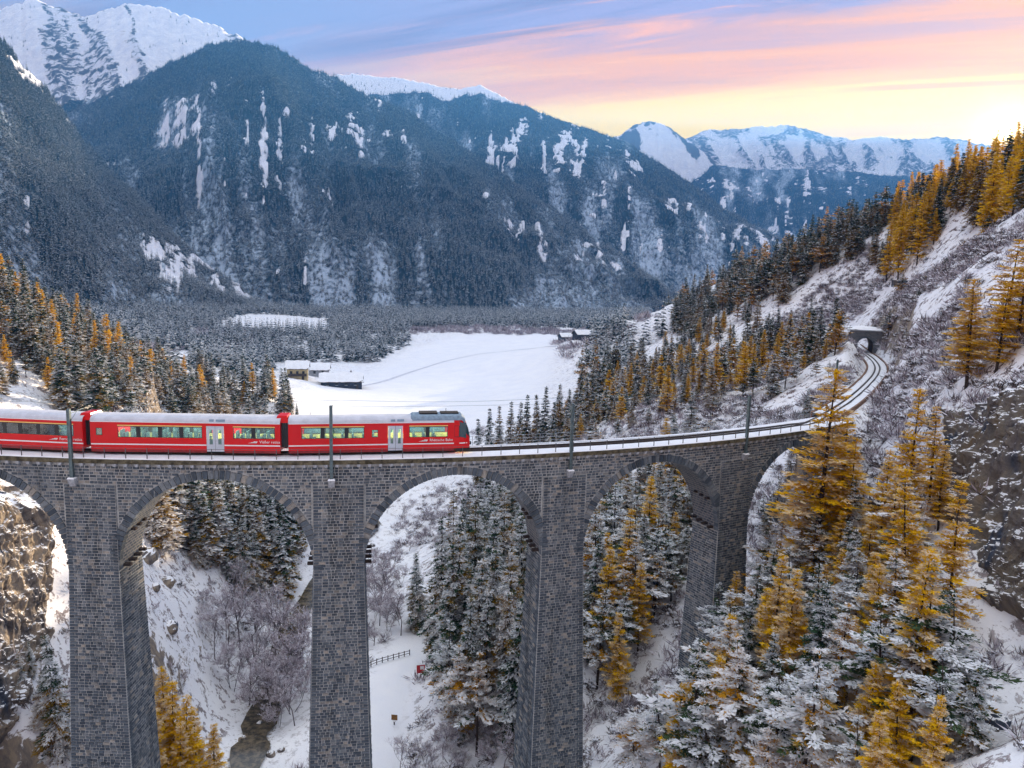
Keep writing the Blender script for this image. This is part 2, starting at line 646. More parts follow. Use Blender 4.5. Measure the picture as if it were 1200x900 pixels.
for px, py, d in [(780, 372, 530), (800, 366, 480), (850, 335, 430), (900, 302, 390), (950, 289, 350), (1000, 273, 320), (1050, 252, 290), (1100, 238, 260), (1150, 229, 235), (1200, 224, 210), (1260, 215, 190)]:
    p = at(px, py, d)
    _cp.append(p)
    q = at(px, py, d+120)
    q[2] = p[2]-45
    _cp.append(q)
for p in [(-14, 1, -46), (10, 0, -58), (34, 4, -47), (57, 12, -27), (68, 17, -18), (78, 24, -9), (88, 32, -1.6), (-40, 5, -25), (-60, -10, -15), (21, -75, -52), (-30, -60, -50), (5, -30, -58), (60, -60, -30), (85, -62, -12), (115, -55, 8), (40, -25, -42),
          (62, -25, -26), (140, -20, 45), (-90, -40, -5), (160, 60, 55), (190, 150, 72), (150, 20, 46), (20, -150, -55), (90, -150, -20), (-100, -150, -20)]:
    _cp.append(np.array(p, float))
for p in [(-400, 300, 30), (-500, 600, 0), (-300, 500, -34), (-150, 420, -36), (20, 260, -39), (60, 330, -37), (20, 420, -36), (60, 520, -33), (90, 700, -28), (150, 600, -27), (0, 700, -29), (-100, 700, -31), (-250, 800, -30),
          (200, 750, -22), (100, 900, -26), (0, 1000, -28), (-200, 1000, -29), (250, 950, -22), (330, 700, 0), (400, 900, -10), (-450, 1000, -20), (300, 500, 26), (420, 380, 40), (350, 250, 60), (250, 100, 90), (260, -100, 90), (-280, 0, 40), (-250, 150, 35)]:
    _cp.append(np.array(p, float))
_cp = np.array(_cp)
_c2 = 12.0**2


def _phi(d2):
    return -np.sqrt(d2+_c2)


_d2 = ((_cp[:, None, :2]-_cp[None, :, :2])**2).sum(-1)
_A = _phi(_d2)+np.eye(len(_cp))*4.0
_n = len(_cp)
_M = np.zeros((_n+1, _n+1))
_M[:_n, :_n] = _A
_M[:_n, _n] = 1
_M[_n, :_n] = 1
_w = np.linalg.solve(_M, np.append(_cp[:, 2], 0))


def seg_dist(x, y, pts):
    """distance to a polyline, and the z interpolated along it"""
    best = np.full(x.shape, 1e9)
    bz = np.zeros(x.shape)
    for a, b in zip(pts[:-1], pts[1:]):
        d = b[:2]-a[:2]
        L = (d@d)+1e-9
        t = np.clip(((x-a[0])*d[0]+(y-a[1])*d[1])/L, 0, 1)
        dd = np.hypot(x-(a[0]+t*d[0]), y-(a[1]+t*d[1]))
        m = dd < best
        best = np.where(m, dd, best)
        bz = np.where(m, a[2]+t*(b[2]-a[2]), bz)
    return best, bz


_river = catmull([(-60, -90, -62), (-20, -30, -61.5), (-8, 15, -60.5), tuple(at(290, 885, 113)), tuple(at(310, 830, 128)), tuple(at(360, 700, 170)), tuple(at(428, 622, 214)), tuple(at(418, 604, 230)), (-62, 192, -53), (-125, 235, -49), (-260, 330, -42), (-420, 420, -40)], 5)
_path = catmull([tuple(at(420, 960, 95)), tuple(at(445, 890, 106)), tuple(at(450, 830, 119)), tuple(at(466, 785, 132)), tuple(at(480, 750, 147)), tuple(at(478, 728, 156))], 5)
TAIL = TRACK[[i for i in range(len(TRACK)) if TRACK[i][0] > 80]]


def height(x, y, detail=True):
    x, y = np.asarray(x, float), np.asarray(y, float)
    sh = x.shape
    xf, yf = x.reshape(-1), y.reshape(-1)
    h = np.full(xf.shape, _w[_n])
    for k in range(_n):
        h += _w[k]*_phi((xf-_cp[k, 0])**2+(yf-_cp[k, 1])**2)
    # far away the ground settles to the valley floor
    rr = np.hypot(xf-20, yf-400)
    h = h+(-32-h)*sstep(650, 1200, rr)
    if detail:
        near = 1-sstep(500, 900, rr)
        flat = meadow_mask(xf, yf)
        h += near*(1-flat)*((fbm(xf/26, yf/26, oct=3, seed=3)-.5)*7.0+(fbm(xf/7, yf/7, oct=3, seed=9)-.5)*2.4+(fbm(xf/2.4, yf/2.4, oct=2, seed=19)-.5)*.9)
        h += flat*(fbm(xf/70, yf/45, oct=3, seed=5)-.5)*3.2
    d, z = seg_dist(xf, yf, _river)
    h = h+(np.minimum(h, z-.8)-h)*(1-sstep(2.6, 17, d))
    d, z = seg_dist(xf, yf, _path)
    h = h+(z-h)*(1-sstep(3.0, 11, d))
    d, z = seg_dist(xf, yf, TAIL)
    h = h+(z-.25-h)*(1-sstep(2.3, 7.0, d))
    # stay clear below the viaduct
    q = np.hypot(xf, yf-ARC_R)
    ph = np.arctan2(xf, ARC_R-yf)
    ii = (ph-PH0)*ARC_R/STEP
    on = (1-sstep(0, 5, np.abs(q-(ARC_R-2.4))-3))*(ii < I_END+1)*(np.abs(ph) < 1.2)
    lim = -1.2-np.clip(I_END-ii, 0, 60)*1.2
    h = np.where(on > 0, h+(np.minimum(h, lim)-h)*on, h)
    return h.reshape(sh)


def meadow_mask(x, y):
    """1 on the open snow field"""
    pts = np.array([at(340, 520, 275), at(350, 452, 390), at(420, 430, 450), at(470, 405, 620), at(560, 392, 760), at(655, 398, 740), at(650, 420, 560), at(662, 440, 440), at(640, 470, 340), at(590, 515, 262)])[:, :2]
    inside = np.zeros(x.shape, bool)
    dist = np.full(x.shape, 1e9)
    j = len(pts)-1
    for i in range(len(pts)):
        (xi, yi), (xj, yj) = pts[i], pts[j]
        c = ((yi > y) != (yj > y)) & (x < (xj-xi)*(y-yi)/(yj-yi+1e-9)+xi)
        inside ^= c
        L = (xj-xi)**2+(yj-yi)**2
        t = np.clip(((x-xi)*(xj-xi)+(y-yi)*(yj-yi))/L, 0, 1)
        dist = np.minimum(dist, np.hypot(x-xi-t*(xj-xi), y-yi-t*(yj-yi)))
        j = i
    sd = np.where(inside, dist, -dist)
    return sstep(-6, 14, sd)


def axis(a, lo, hi, b, fine, mid, coarse_to):
    out = list(np.arange(lo, hi, fine))
    s, v = fine, lo
    left = []
    while v > a:
        s = min(s*1.07, mid)
        v -= s
        left.append(v)
    s, v = fine, out[-1]
    right = []
    while v < b:
        s = min(s*1.045, mid)
        v += s
        right.append(v)
    s = mid
    while right[-1] < coarse_to:
        s *= 1.4
        right.append(right[-1]+s)
    s = mid
    while left[-1] > -coarse_to:
        s *= 1.4
        left.append(left[-1]-s)
    return np.array(left[::-1]+out+right)


gx = axis(-700, -62, 165, 800, 1.15, 14, 14000)
gy = axis(-200, -52, 165, 1300, 1.25, 14, 14000)
GX, GY = np.meshgrid(gx, gy)
GH = height(GX, GY)
_gz = np.gradient(GH)
_dx, _dy = np.gradient(GX, axis=1), np.gradient(GY, axis=0)
slope = np.hypot(_gz[1]/_dx, _gz[0]/_dy)
MEAD = meadow_mask(GX.reshape(-1), GY.reshape(-1)).reshape(GX.shape)
dpath, _ = seg_dist(GX, GY, _path)
driver, _ = seg_dist(GX, GY, _river)
dtail, _ = seg_dist(GX, GY, TAIL)
rock_a = sstep(1.5, 2.8, slope)*.75
rock_a = np.maximum(rock_a, .55*(1-sstep(2, 6, driver)))
bare_a = (.35+.5*sstep(.15, .8, slope))*(1-MEAD)*sstep(2, 6, dpath)*sstep(1.5, 3.5, dtail)
bare_a = np.clip(bare_a*(1+.9*sstep(70, 110, GX)*(1-sstep(260, 330, GY))), 0, 1)
rock_a *= sstep(2.4, 4, dtail)*(1-MEAD)*sstep(3, 7, dpath)
gm = grid_mesh('ground', np.stack([GX, GY, GH], -1), MAT['ground'], True, {'rock': rock_a, 'bare': bare_a})
ground = put(bpy.data.objects.new('ground', gm))
tag(ground, 'snow covered gorge and valley floor with a wide open meadow', 'ground', kind='structure')


def gz(x, y):
    """ground height by bilinear look-up in the ground sheet"""
    x, y = np.atleast_1d(np.asarray(x, float)), np.atleast_1d(np.asarray(y, float))
    i = np.clip(np.searchsorted(gx, x)-1, 0, len(gx)-2)
    j = np.clip(np.searchsorted(gy, y)-1, 0, len(gy)-2)
    u = np.clip((x-gx[i])/(gx[i+1]-gx[i]), 0, 1)
    v = np.clip((y-gy[j])/(gy[j+1]-gy[j]), 0, 1)
    return GH[j, i]*(1-u)*(1-v)+GH[j, i+1]*u*(1-v)+GH[j+1, i]*(1-u)*v+GH[j+1, i+1]*u*v


def gz1(x, y):
    return float(gz(x, y)[0])


def hit(px, py, dmin=25, dmax=1500):
    """where the line of sight through a pixel meets the ground"""
    d = np.geomspace(dmin, dmax, 1500)
    r = ray(px, py)
    P = CAM+r*d[:, None]
    below = P[:, 2] < gz(P[:, 0], P[:, 1])
    k = int(np.argmax(below)) if below.any() else len(d)-1
    return P[k], d[k]


# river water
rv = []
for i, p in enumerate(_river):
    t = _river[min(i+1, len(_river)-1)]-_river[max(i-1, 0)]
    nn = np.array([-t[1], t[0]])/np.hypot(t[0], t[1])
    w = 2.5+.7*math.sin(i*1.7)
    rv.append([(p[0]+nn[0]*s*w, p[1]+nn[1]*s*w, p[2]-.35) for s in (-1, -.5, 0, .5, 1)])
t = NT('river_water')
n = t.noise(.8, 6, .7, t.pos())
t.bump(t.noise(2.2, 4, .6, t.pos()), .35, .1)
wm = t.done(t.mix(t.rng(n, .4, .62), (.05, .045, .035), (.17, .135, .09)), .12, .6)
put(bpy.data.objects.new('river', grid_mesh('river', np.array(rv), wm)))
tag(bpy.data.objects['river'], 'shallow brown river winding along the gorge floor', 'river', kind='structure')

# ------------------------------------------------------------------ mountains


def lerp_poly(pts, u):
    pts = np.array([at(*p) for p in pts])
    s = np.linspace(0, 1, len(pts))
    return np.stack([np.interp(u, s, pts[:, k]) for k in range(3)], -1)


def resample(pts, n):
    """evenly spaced along picture x, so crest and foot columns match"""
    a = np.array(pts, float)
    xs = np.linspace(a[0, 0], a[-1, 0], n)
    return [(x, np.interp(x, a[:, 0], a[:, 1]), np.interp(x, a[:, 0], a[:, 2])) for x in xs]


MOUNT = {}


def mountain(name, label, crest, foot, mat, n=260, m=110, amp=120, gully=40, back=1800, drop=.6, jag=6, power=1.0, seed=1, treeline=None, rocky=.3, slides=.60):
    c = np.array([at(*p) for p in resample(crest, n)])
    f = np.array([at(*p) for p in resample(foot, n)])
    c[:, 2] += (fbm(np.arange(n)*.11, np.zeros(n), oct=4, seed=seed)-.5)*jag*2+(fbm(np.arange(n)*.6, np.zeros(n), oct=2, seed=seed+5)-.5)*jag
    v = np.linspace(0, 1, m)
    P = f[None]*(1-v[:, None, None])+c[None]*v[:, None, None]
    P[..., 2] = f[None, :, 2]+(c-f)[None, :, 2]*(v[:, None]**power)
    env = (np.sin(np.pi*np.clip(v, 0, 1))**.7*(1-.78*v**2))[:, None]
    along = np.cumsum(np.append(0, np.hypot(np.diff(c[:, 0]), np.diff(c[:, 1]))))
    X, Y = P[..., 0].copy(), P[..., 1].copy()
    N = fbm(X/900, Y/900, P[..., 2]/900, oct=5, seed=seed, ridged=True)-.60
    G = fbm(along[None]/230+v[:, None]*.9+N*1.1, v[:, None]*1.6+0*X, oct=4, seed=seed+40, ridged=True)-.55
    off = (N*amp*1.6+G*gully*2.0)*env
    out = c[:, :2]-f[:, :2]
    out /= np.linalg.norm(out, axis=1)[:, None]+1e-9
    P[..., 2] += off*.75
    P[..., :2] -= out[None]*(off*.75)[..., None]
    jit = (fbm(X/50, Y/50, P[..., 2]/50, oct=4, seed=seed+85)-.5)
    sl = fbm(along[None]/34+v[:, None]*.5+jit*1.2, v[:, None]*5.0+jit*2.0+0*X, oct=5, seed=seed+80)
    sl2 = fbm(X/420, Y/420, P[..., 2]/420, oct=4, seed=seed+90)
    tree = np.ones_like(sl)
    tree *= 1-sstep(slides, slides+.05, .5*sl+.5*sl2+jit*.24)
    if treeline is not None:
        tl = treeline+(fbm(X/180, Y/180, P[..., 2]/180, oct=5, seed=seed+70)-.5)*520
        tree *= 1-sstep(-60, 60, P[..., 2]-tl)
    rock = rocky*sstep(-.1, .25, G)+0*X
    crag = fbm(X/70, Y/70, P[..., 2]/70, oct=4, seed=seed+61, ridged=True)-.5
    P[..., 2] += crag*env*gully*.35
    dust = .36+.60*(fbm(along[None]/90+v[:, None]*.8+jit*.8, v[:, None]*3.2+0*X, oct=5, seed=seed+33)-.5)*2.2-.5*np.clip(G, -.3, .3)+.34*(1-v[:, None])**2
    dust = np.clip(dust, 0, 1)
    b = []
    nb = 14
    for k in range(1, nb+1):
        t_ = k/nb
        q = c.copy()
        q[:, :2] += out*(back*t_)
        q[:, 2] = c[:, 2]-(c[:, 2]+60)*drop*t_**.8-(1-env[0])*0
        b.append(q)
    B = np.array(b)
    full = np.concatenate([P, B])
    tr = np.concatenate([tree, np.repeat(tree[-1:], nb, 0)])
    rk = np.concatenate([rock, np.repeat(rock[-1:], nb, 0)])
    o = put(bpy.data.objects.new('mountain', grid_mesh('mountain', full, mat, True, {'tree': tr, 'rock': rk, 'dust': np.concatenate([dust, np.repeat(dust[-1:], nb, 0)])})))
    tag(o, label, 'mountain', kind='structure')
    MOUNT[name] = (P, tree*(1-.62*dust))
    return o


mountain('near', 'steep forested valley side closest to the gorge, falling from upper left',
         [(-260, -120, 1250), (-150, -50, 1350), (0, 48, 1450), (50, 100, 1520), (100, 168, 1560), (150, 222, 1560), (215, 284, 1500), (260, 322, 1450), (330, 368, 1350)],
         [(-260, 430, 520), (-150, 420, 600), (0, 407, 720), (100, 402, 800), (200, 399, 950), (330, 396, 1150)], MAT['mountain'], amp=90, gully=42, jag=9, seed=11, slides=.565)
mountain('main', 'broad dark forested mountain with a rounded top behind the meadow',
         [(40, 150, 3000), (60, 138, 3000), (100, 122, 3000), (150, 100, 3000), (200, 74, 2950), (240, 55, 2900), (290, 48, 2900), (320, 55, 2900), (360, 77, 2900), (400, 94, 2900), (450, 119, 2850), (500, 146, 2800), (560, 182, 2700), (620, 224, 2600), (680, 267, 2450), (740, 312, 2250), (800, 352, 2100)],
         [(40, 372, 1450), (200, 374, 1450), (400, 378, 1450), (600, 376, 1550), (740, 370, 1750), (800, 366, 1900)], MAT['mountain'], n=340, m=130, amp=190, gully=85, jag=14, seed=23, slides=.625)
mountain('ridge', 'long forested ridge with a small snowy summit descending to the right',
         [(360, 96, 4300), (400, 87, 4300), (430, 89, 4300), (470, 92, 4250), (500, 97, 4200), (540, 106, 4100), (563, 98, 4000), (600, 117, 3950), (640, 136, 3900), (690, 152, 3900), (730, 166, 3850), (760, 184, 3800), (800, 208, 3700), (840, 238, 3600), (870, 257, 3500), (900, 274, 3500), (980, 305, 3400)],
         [(360, 345, 2500), (600, 352, 2400), (760, 350, 2350), (880, 345, 2450), (980, 345, 2600)], MAT['mountain'], n=300, amp=180, gully=85, jag=12, seed=37, treeline=1080, slides=.60)
mountain('snowpeak', 'high snow covered summit with bare rock ribs behind the forest',
         [(-160, 30, 3760), (-60, 14, 3760), (0, 10, 3760), (40, -2, 3760), (70, 6, 3760), (100, 20, 3720), (130, 11, 3680), (150, 6, 3680), (180, 8, 3680), (215, 16, 3680), (250, 30, 3680), (280, 46, 3680), (340, 85, 3680), (420, 130, 3680)],
         [(-160, 300, 2480), (420, 300, 2480)], MAT['peak'], amp=120, gully=75, jag=20, seed=53, treeline=740, slides=.52, rocky=.58, drop=.4)
mountain('whitepeak', 'pointed white summit far down the valley',
         [(640, 212, 6048), (690, 180, 6048), (725, 158, 6048), (745, 147, 6048), (760, 142, 6048), (785, 150, 6048), (812, 170, 6048), (840, 190, 6048), (870, 206, 6048), (960, 228, 6048)],
         [(640, 300, 4536), (960, 300, 4536)], MAT['peak'], n=200, m=90, amp=110, gully=80, jag=18, seed=67, treeline=470, rocky=.8)
mountain('bluehill', 'low blue forested hills far across the valley',
         [(780, 206, 5859), (840, 194, 5859), (900, 198, 5859), (960, 200, 5859), (1040, 204, 5859), (1160, 210, 5859), (1300, 220, 5859)],
         [(780, 300, 4064), (1300, 300, 4064)], MAT['mountain'], n=220, m=80, amp=110, gully=50, jag=18, seed=71, slides=.585)
mountain('farrange', 'pale snowy mountain range on the far horizon',
         [(740, 176, 7590), (800, 164, 7590), (830, 152, 7590), (860, 151, 7590), (915, 147, 7590), (940, 149, 7590), (970, 158, 7590), (1000, 164, 7590), (1030, 159, 7590), (1060, 163, 7590), (1100, 161, 7590), (1150, 168, 7590), (1220, 176, 7590), (1290, 182, 7590)],
         [(740, 225, 5676), (1290, 225, 5676)], MAT['peak'], n=300, m=110, amp=220, gully=120, jag=20, seed=83, treeline=-9999, rocky=.6)


# ------------------------------------------------------------------ rock faces


def rock_face(label, tl, tr, bl, br, n, m, amp, mat, seed, lean=0.0):
    TL, TR, BL, BR = (at(*p) for p in (tl, tr, bl, br))
    u, v = np.meshgrid(np.linspace(0, 1, n), np.linspace(0, 1, m))
    P = (BL*(1-u[..., None])+BR*u[..., None])*(1-v[..., None])+(TL*(1-u[..., None])+TR*u[..., None])*v[..., None]
    nrm = np.cross(BR-BL, TL-BL)
    nrm /= np.linalg.norm(nrm)
    X, Y, Z = P[..., 0], P[..., 1], P[..., 2]
    H_ = X*.8+Y*.6
    rib = fbm(H_/6+fbm(X/9, Y/9, Z/9, oct=2, seed=seed+3)*1.2, Z/26, oct=4, seed=seed, ridged=True)-.5
    blk = np.floor(fbm(X/4.0, Y/4.0, Z/5.5, oct=3, seed=seed+9)*9)/9-.5
    strata = np.abs(((Z+H_*.25+3*fbm(X/8, Y/8, Z/8, oct=2, seed=seed+4))/2.6) % 1-.5)-.25
    fine = fbm(X/1.3, Y/1.3, Z/2.2, oct=4, seed=seed+21, ridged=True)-.5
    fine = fine+strata*.5
    e = np.minimum(np.minimum(u, 1-u), np.minimum(v, 1-v))
    fall = sstep(0, .14, e)
    off = (rib*amp*1.5+blk*amp*1.2+fine*amp*.6)+(fall-1)*amp*2.2
    P = P+nrm*off[..., None]
    o = put(bpy.data.objects.new('rock_face', grid_mesh('rock_face', P, mat, False)))
    tag(o, label, 'cliff', kind='structure')
    return o


rock_face('tan rock cliff with dark streaks behind the leftmost pier', (-90, 545, 86), (74, 560, 104), (-90, 920, 74), (66, 900, 92), 190, 250, 2.3, MAT['rock'], 5)
rock_face('grey brown rock wall on the slope beyond the larches', (1085, 462, 88), (1330, 395, 62), (1085, 735, 68), (1330, 790, 46), 220, 200, 2.2, MAT['rock_grey'], 15)
rock_face('tan crag above the railway on the left hillside', (15, 432, 176), (195, 425, 205), (15, 508, 140), (195, 500, 172), 140, 80, 3.0, MAT['rock'], 25)

# ------------------------------------------------------------------ viaduct


def V(s, o, z):
    ph = PH0+s/ARC_R
    q = ARC_R-o
    return np.array([q*math.sin(ph), ARC_R-q*math.cos(ph), z])


def Vn(s):
    ph = PH0+s/ARC_R
    return np.array([math.sin(ph), -math.cos(ph), 0.0])       # outwards, towards the camera's side


def Vt(s):
    ph = PH0+s/ARC_R
    return np.array([math.cos(ph), math.sin(ph), 0.0])


PIER_S = [-15.7+24.4*k for k in range(6)]
Z_SPR, ARCH_A, TOP = -11.6, 9.65, -.48
BATTER = 1/36
O_OUT, O_IN = .32, 4.72
viaduct = empty('viaduct', tuple(V(33.1, 2.5, -58)))
tag(viaduct, 'tall curved stone railway viaduct of dark slate blocks with round arches', 'viaduct')
VI = Matrix.Translation(viaduct.location).inverted()


def vbuild(mb, name, mats, parent=None, smooth=False):
    """mesh given in world coordinates, parented under the viaduct"""
    o = mb.build(name, mats, None, smooth)
    o.parent = parent or viaduct
    if parent is None:
        o.matrix_parent_inverse = VI.copy()
    return o


def uv_from(me, fn):
    uv = me.uv_layers.new(name='UVMap')
    co = np.zeros(len(me.vertices)*3)
    me.vertices.foreach_get('co', co)
    co = co.reshape(-1, 3)
    vi = np.zeros(len(me.loops), np.int32)
    me.loops.foreach_get('vertex_index', vi)
    u = fn(co)[vi]
    uv.data.foreach_set('uv', u.reshape(-1).astype(np.float32))


def uv_masonry(co):
    ph = np.arctan2(co[:, 0], ARC_R-co[:, 1])
    s = (ph-PH0)*ARC_R
    o = ARC_R-np.hypot(co[:, 0], co[:, 1]-ARC_R)
    return np.stack([s+o, co[:, 2]], -1)


def intrados(s, sc):
    return Z_SPR+math.sqrt(max(0, ARCH_A**2-(s-sc)**2))


STONES = []        # (parent object name key, 8 corners, tone)


def stone(key, M, a0, a1, b0, b1, proud, tone, j=.012):
    """a block lying on the surface M(a, b) -> point, normal"""
    g = .03
    base, top = [], []
    ia, ib = (a1-a0)*.05+.012, (b1-b0)*.07+.008
    for (a, b, sa, sb) in ((a0+g, b0+g, 1, 1), (a1-g, b0+g, -1, 1), (a1-g, b1-g, -1, -1), (a0+g, b1-g, 1, -1)):
        p, n = M(a, b)
        base.append(p-n*.03)
        p, n = M(a+sa*ia+rng.uniform(-j, j), b+sb*ib+rng.uniform(-j, j))
        top.append(p+n*(proud+rng.uniform(-.012, .012)))
    STONES.append((key, base+top, tone))


def course(key, M, a0, a1, b0, b1, wmin=.30, wmax=.70, quoins=(False, False), parity=0):
    a = a0
    if quoins[0]:
        w = .88 if parity else .55
        stone(key, M, a, a+w, b0, b1, rng.uniform(.07, .10), rng.uniform(.15, .6))
        a += w
    end = a1
    if quoins[1]:
        w = .55 if parity else .88
        stone(key, M, a1-w, a1, b0, b1, rng.uniform(.07, .10), rng.uniform(.15, .6))
        end = a1-w
    while end-a > .12:
        w = rng.uniform(wmin, wmax)
        if end-a-w < .25:
            w = end-a
        t = rng.beta(1.7, 2.1)
        if rng.random() < .08:
            t = rng.uniform(.78, 1)
        stone(key, M, a, a+w, b0, b1, rng.uniform(.03, .085), t)
        a += w


COURSE = .31
parts = {}
# spans: wall above each arch, from pier centre to pier centre
for k in range(5):
    s0, s1 = PIER_S[k], PIER_S[k+1]
    sc = (s0+s1)/2
    mb = MB()
    ss = sorted(set([s0, s1, sc-ARCH_A, sc+ARCH_A]+[sc+ARCH_A*math.sin(t) for t in np.linspace(-math.pi/2, math.pi/2, 49)]+list(np.linspace(s0, sc-ARCH_A, 4))+list(np.linspace(sc+ARCH_A, s1, 4))))
    ss = [s for i, s in enumerate(ss) if i == 0 or s-ss[i-1] > 1e-4]
    zb = [intrados(s, sc) if abs(s-sc) <= ARCH_A else Z_SPR for s in ss]
    F = np.array([[V(s, O_OUT, z) for s, z in zip(ss, zb)], [V(s, O_OUT, TOP) for s in ss]])
    B = np.array([[V(s, O_IN, z) for s, z in zip(ss, zb)], [V(s, O_IN, TOP) for s in ss]])
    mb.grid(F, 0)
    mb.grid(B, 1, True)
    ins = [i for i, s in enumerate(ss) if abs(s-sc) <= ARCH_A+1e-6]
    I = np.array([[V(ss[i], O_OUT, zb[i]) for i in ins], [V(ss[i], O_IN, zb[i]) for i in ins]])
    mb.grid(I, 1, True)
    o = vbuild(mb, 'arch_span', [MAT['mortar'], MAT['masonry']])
    uv_from(o.data, uv_masonry)
    parts['span%d' % k] = o
    # courses of stone on the outer wall
    MW = lambda a, b: (V(a, O_OUT, b), Vn(a))
    z = TOP-.30
    row = 0
    while z > Z_SPR+.05:
        zl = max(z-COURSE, Z_SPR)
        zm = (z+zl)/2
        rr = ARCH_A+.95
        half = math.sqrt(max(0, rr*rr-(zm-Z_SPR)**2))
        for lo, hi in ((s0+2.7, sc-half), (sc+half, s1-2.7)) if half > 0 else ((s0+2.7, s1-2.7),):
            if zm < -2.7:
                if hi-lo > .15:
                    course('span%d' % k, MW, lo, hi, zl, z)
            else:
                lo2, hi2 = (s0 if lo == s0+2.7 else lo), (s1 if hi == s1-2.7 else hi)
                if hi2-lo2 > .15:
                    course('span%d' % k, MW, lo2, hi2, zl, z)
        z -= COURSE
        row += 1
    # ring of wedge stones round the arch
    nv = 58
    joined = MB()
    tones = []
    for q in range(nv):
        t0, t1 = math.pi*q/nv+.0022, math.pi*(q+1)/nv-.0022
        r0, r1 = ARCH_A-.03, ARCH_A+.86+rng.uniform(-.06, .1)
        od = O_OUT-.10-rng.uniform(0, .05)
        c = []
        for o_ in (od, O_OUT+.55):
            for (t, r_) in ((t0, r0), (t1, r0), (t1, r1), (t0, r1)):
                i_ = .03 if o_ == od else 0
                tt = t+(i_/r_)*(1 if t == t0 else -1)
                c.append(V(sc-r_*math.cos(tt), o_, Z_SPR+(r_+(i_ if r_ == r0 else -i_))*math.sin(tt)))
        c = c[4:]+c[:4]
        px, py, _ = proj(np.mean(c, 0))
        tone = float(np.clip(rng.normal(.48, .2), 0, .95))
        if -30 < px < 1230 and py < 920:
            vm = MB().hexa(c)
            vo = vbuild(vm, 'voussoir', MAT['stone'], parts['span%d' % k])
            a = vo.data.attributes.new('tone', 'FLOAT', 'POINT')
            a.data.foreach_set('value', [tone]*8)
        else:
            joined.hexa(c)
            tones += [tone]*8
    if joined.v:
        jo = vbuild(joined, 'arch_ring', MAT['stone'], parts['span%d' % k])
        jo['kind'] = 'stuff'
        jo.data.attributes.new('tone', 'FLOAT', 'POINT').data.foreach_set('value', tones)

# piers, each with a flat strip carried up the wall
for k in range(6):
    sp = PIER_S[k]
    zb = gz1(*V(sp, 2.5, 0)[:2])-4
    zb = min(zb, -14)
    PR = .13

    def hw(z):
        return 2.55+max(0, Z_SPR-z)*BATTER

    def bo(z):
        return max(0, Z_SPR-z)*BATTER
    mb = MB()
    # shaft
    zs = [zb, Z_SPR]
    c = []
    for z in zs:
        for (sg, oo) in ((-1, O_OUT-PR-bo(z)), (1, O_OUT-PR-bo(z)), (1, O_IN+bo(z)), (-1, O_IN+bo(z))):
            c.append(V(sp+sg*hw(z), oo, z))
    mb.hexa(c)
    # strip above the springing
    zt = -2.7
    c = [V(sp-2.55, O_OUT-PR, Z_SPR), V(sp+2.55, O_OUT-PR, Z_SPR), V(sp+2.55, O_OUT+.2, Z_SPR), V(sp-2.55, O_OUT+.2, Z_SPR),
         V(sp-2.55, O_OUT-PR, zt), V(sp+2.55, O_OUT-PR, zt), V(sp+2.55, O_OUT+.2, zt), V(sp-2.55, O_OUT+.2, zt)]
    mb.add(c, [(4, 5, 6, 7), (0, 1, 5, 4)])
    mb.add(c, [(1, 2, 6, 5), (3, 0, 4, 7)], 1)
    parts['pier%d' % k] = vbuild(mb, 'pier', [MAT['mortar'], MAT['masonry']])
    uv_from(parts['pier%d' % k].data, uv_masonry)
    key = 'pier%d' % k
    MF = lambda a, b: (V(sp+a, O_OUT-PR-bo(b), b), Vn(sp+a))
    z, row = zt, 0
    zend = max(zb, -44)
    while z > zend:
        zl = z-COURSE
        course(key, MF, -hw(z), hw(z), zl, z, quoins=(True, True), parity=row % 2)
        if z < Z_SPR:
            for sg in (-1, 1):
                MS = lambda a, b, sg=sg: (V(sp+sg*hw(b), a, b), sg*Vt(sp))
                course(key, MS, O_OUT-PR-bo(z)+.05, O_IN+bo(z), zl, z, .5, .95, quoins=(True, False), parity=(row+1) % 2)
        z -= COURSE
        row += 1
    # dark beam ends left in the inner faces near the springing
    bm_m = MAT['bark']
    for zz_, cnt in ((Z_SPR+.2, 4), (Z_SPR+4.0, 3)):
        for sg in (-1, 1):
            for q in range(cnt):
                o0 = 1.0+q*1.0
                if zz_ < Z_SPR+1:
                    sx = sp+sg*hw(zz_)
                    ext = .75
                else:
                    dz_ = zz_-Z_SPR
                    sx = sp+sg*(12.2-math.sqrt(ARCH_A**2-dz_**2))
                    ext = .55
                b = MB().hexa([V(sx-sg*.2, o0, zz_+q*.16), V(sx+sg*ext, o0, zz_+q*.16), V(sx+sg*ext, o0+.42, zz_+q*.16), V(sx-sg*.2, o0+.42, zz_+q*.16),
                               V(sx-sg*.2, o0, zz_+q*.16+.26), V(sx+sg*ext, o0, zz_+q*.16+.26), V(sx+sg*ext, o0+.42, zz_+q*.16+.26), V(sx-sg*.2, o0+.42, zz_+q*.16+.26)])
                vbuild(b, 'beam_end', bm_m, parts[key])

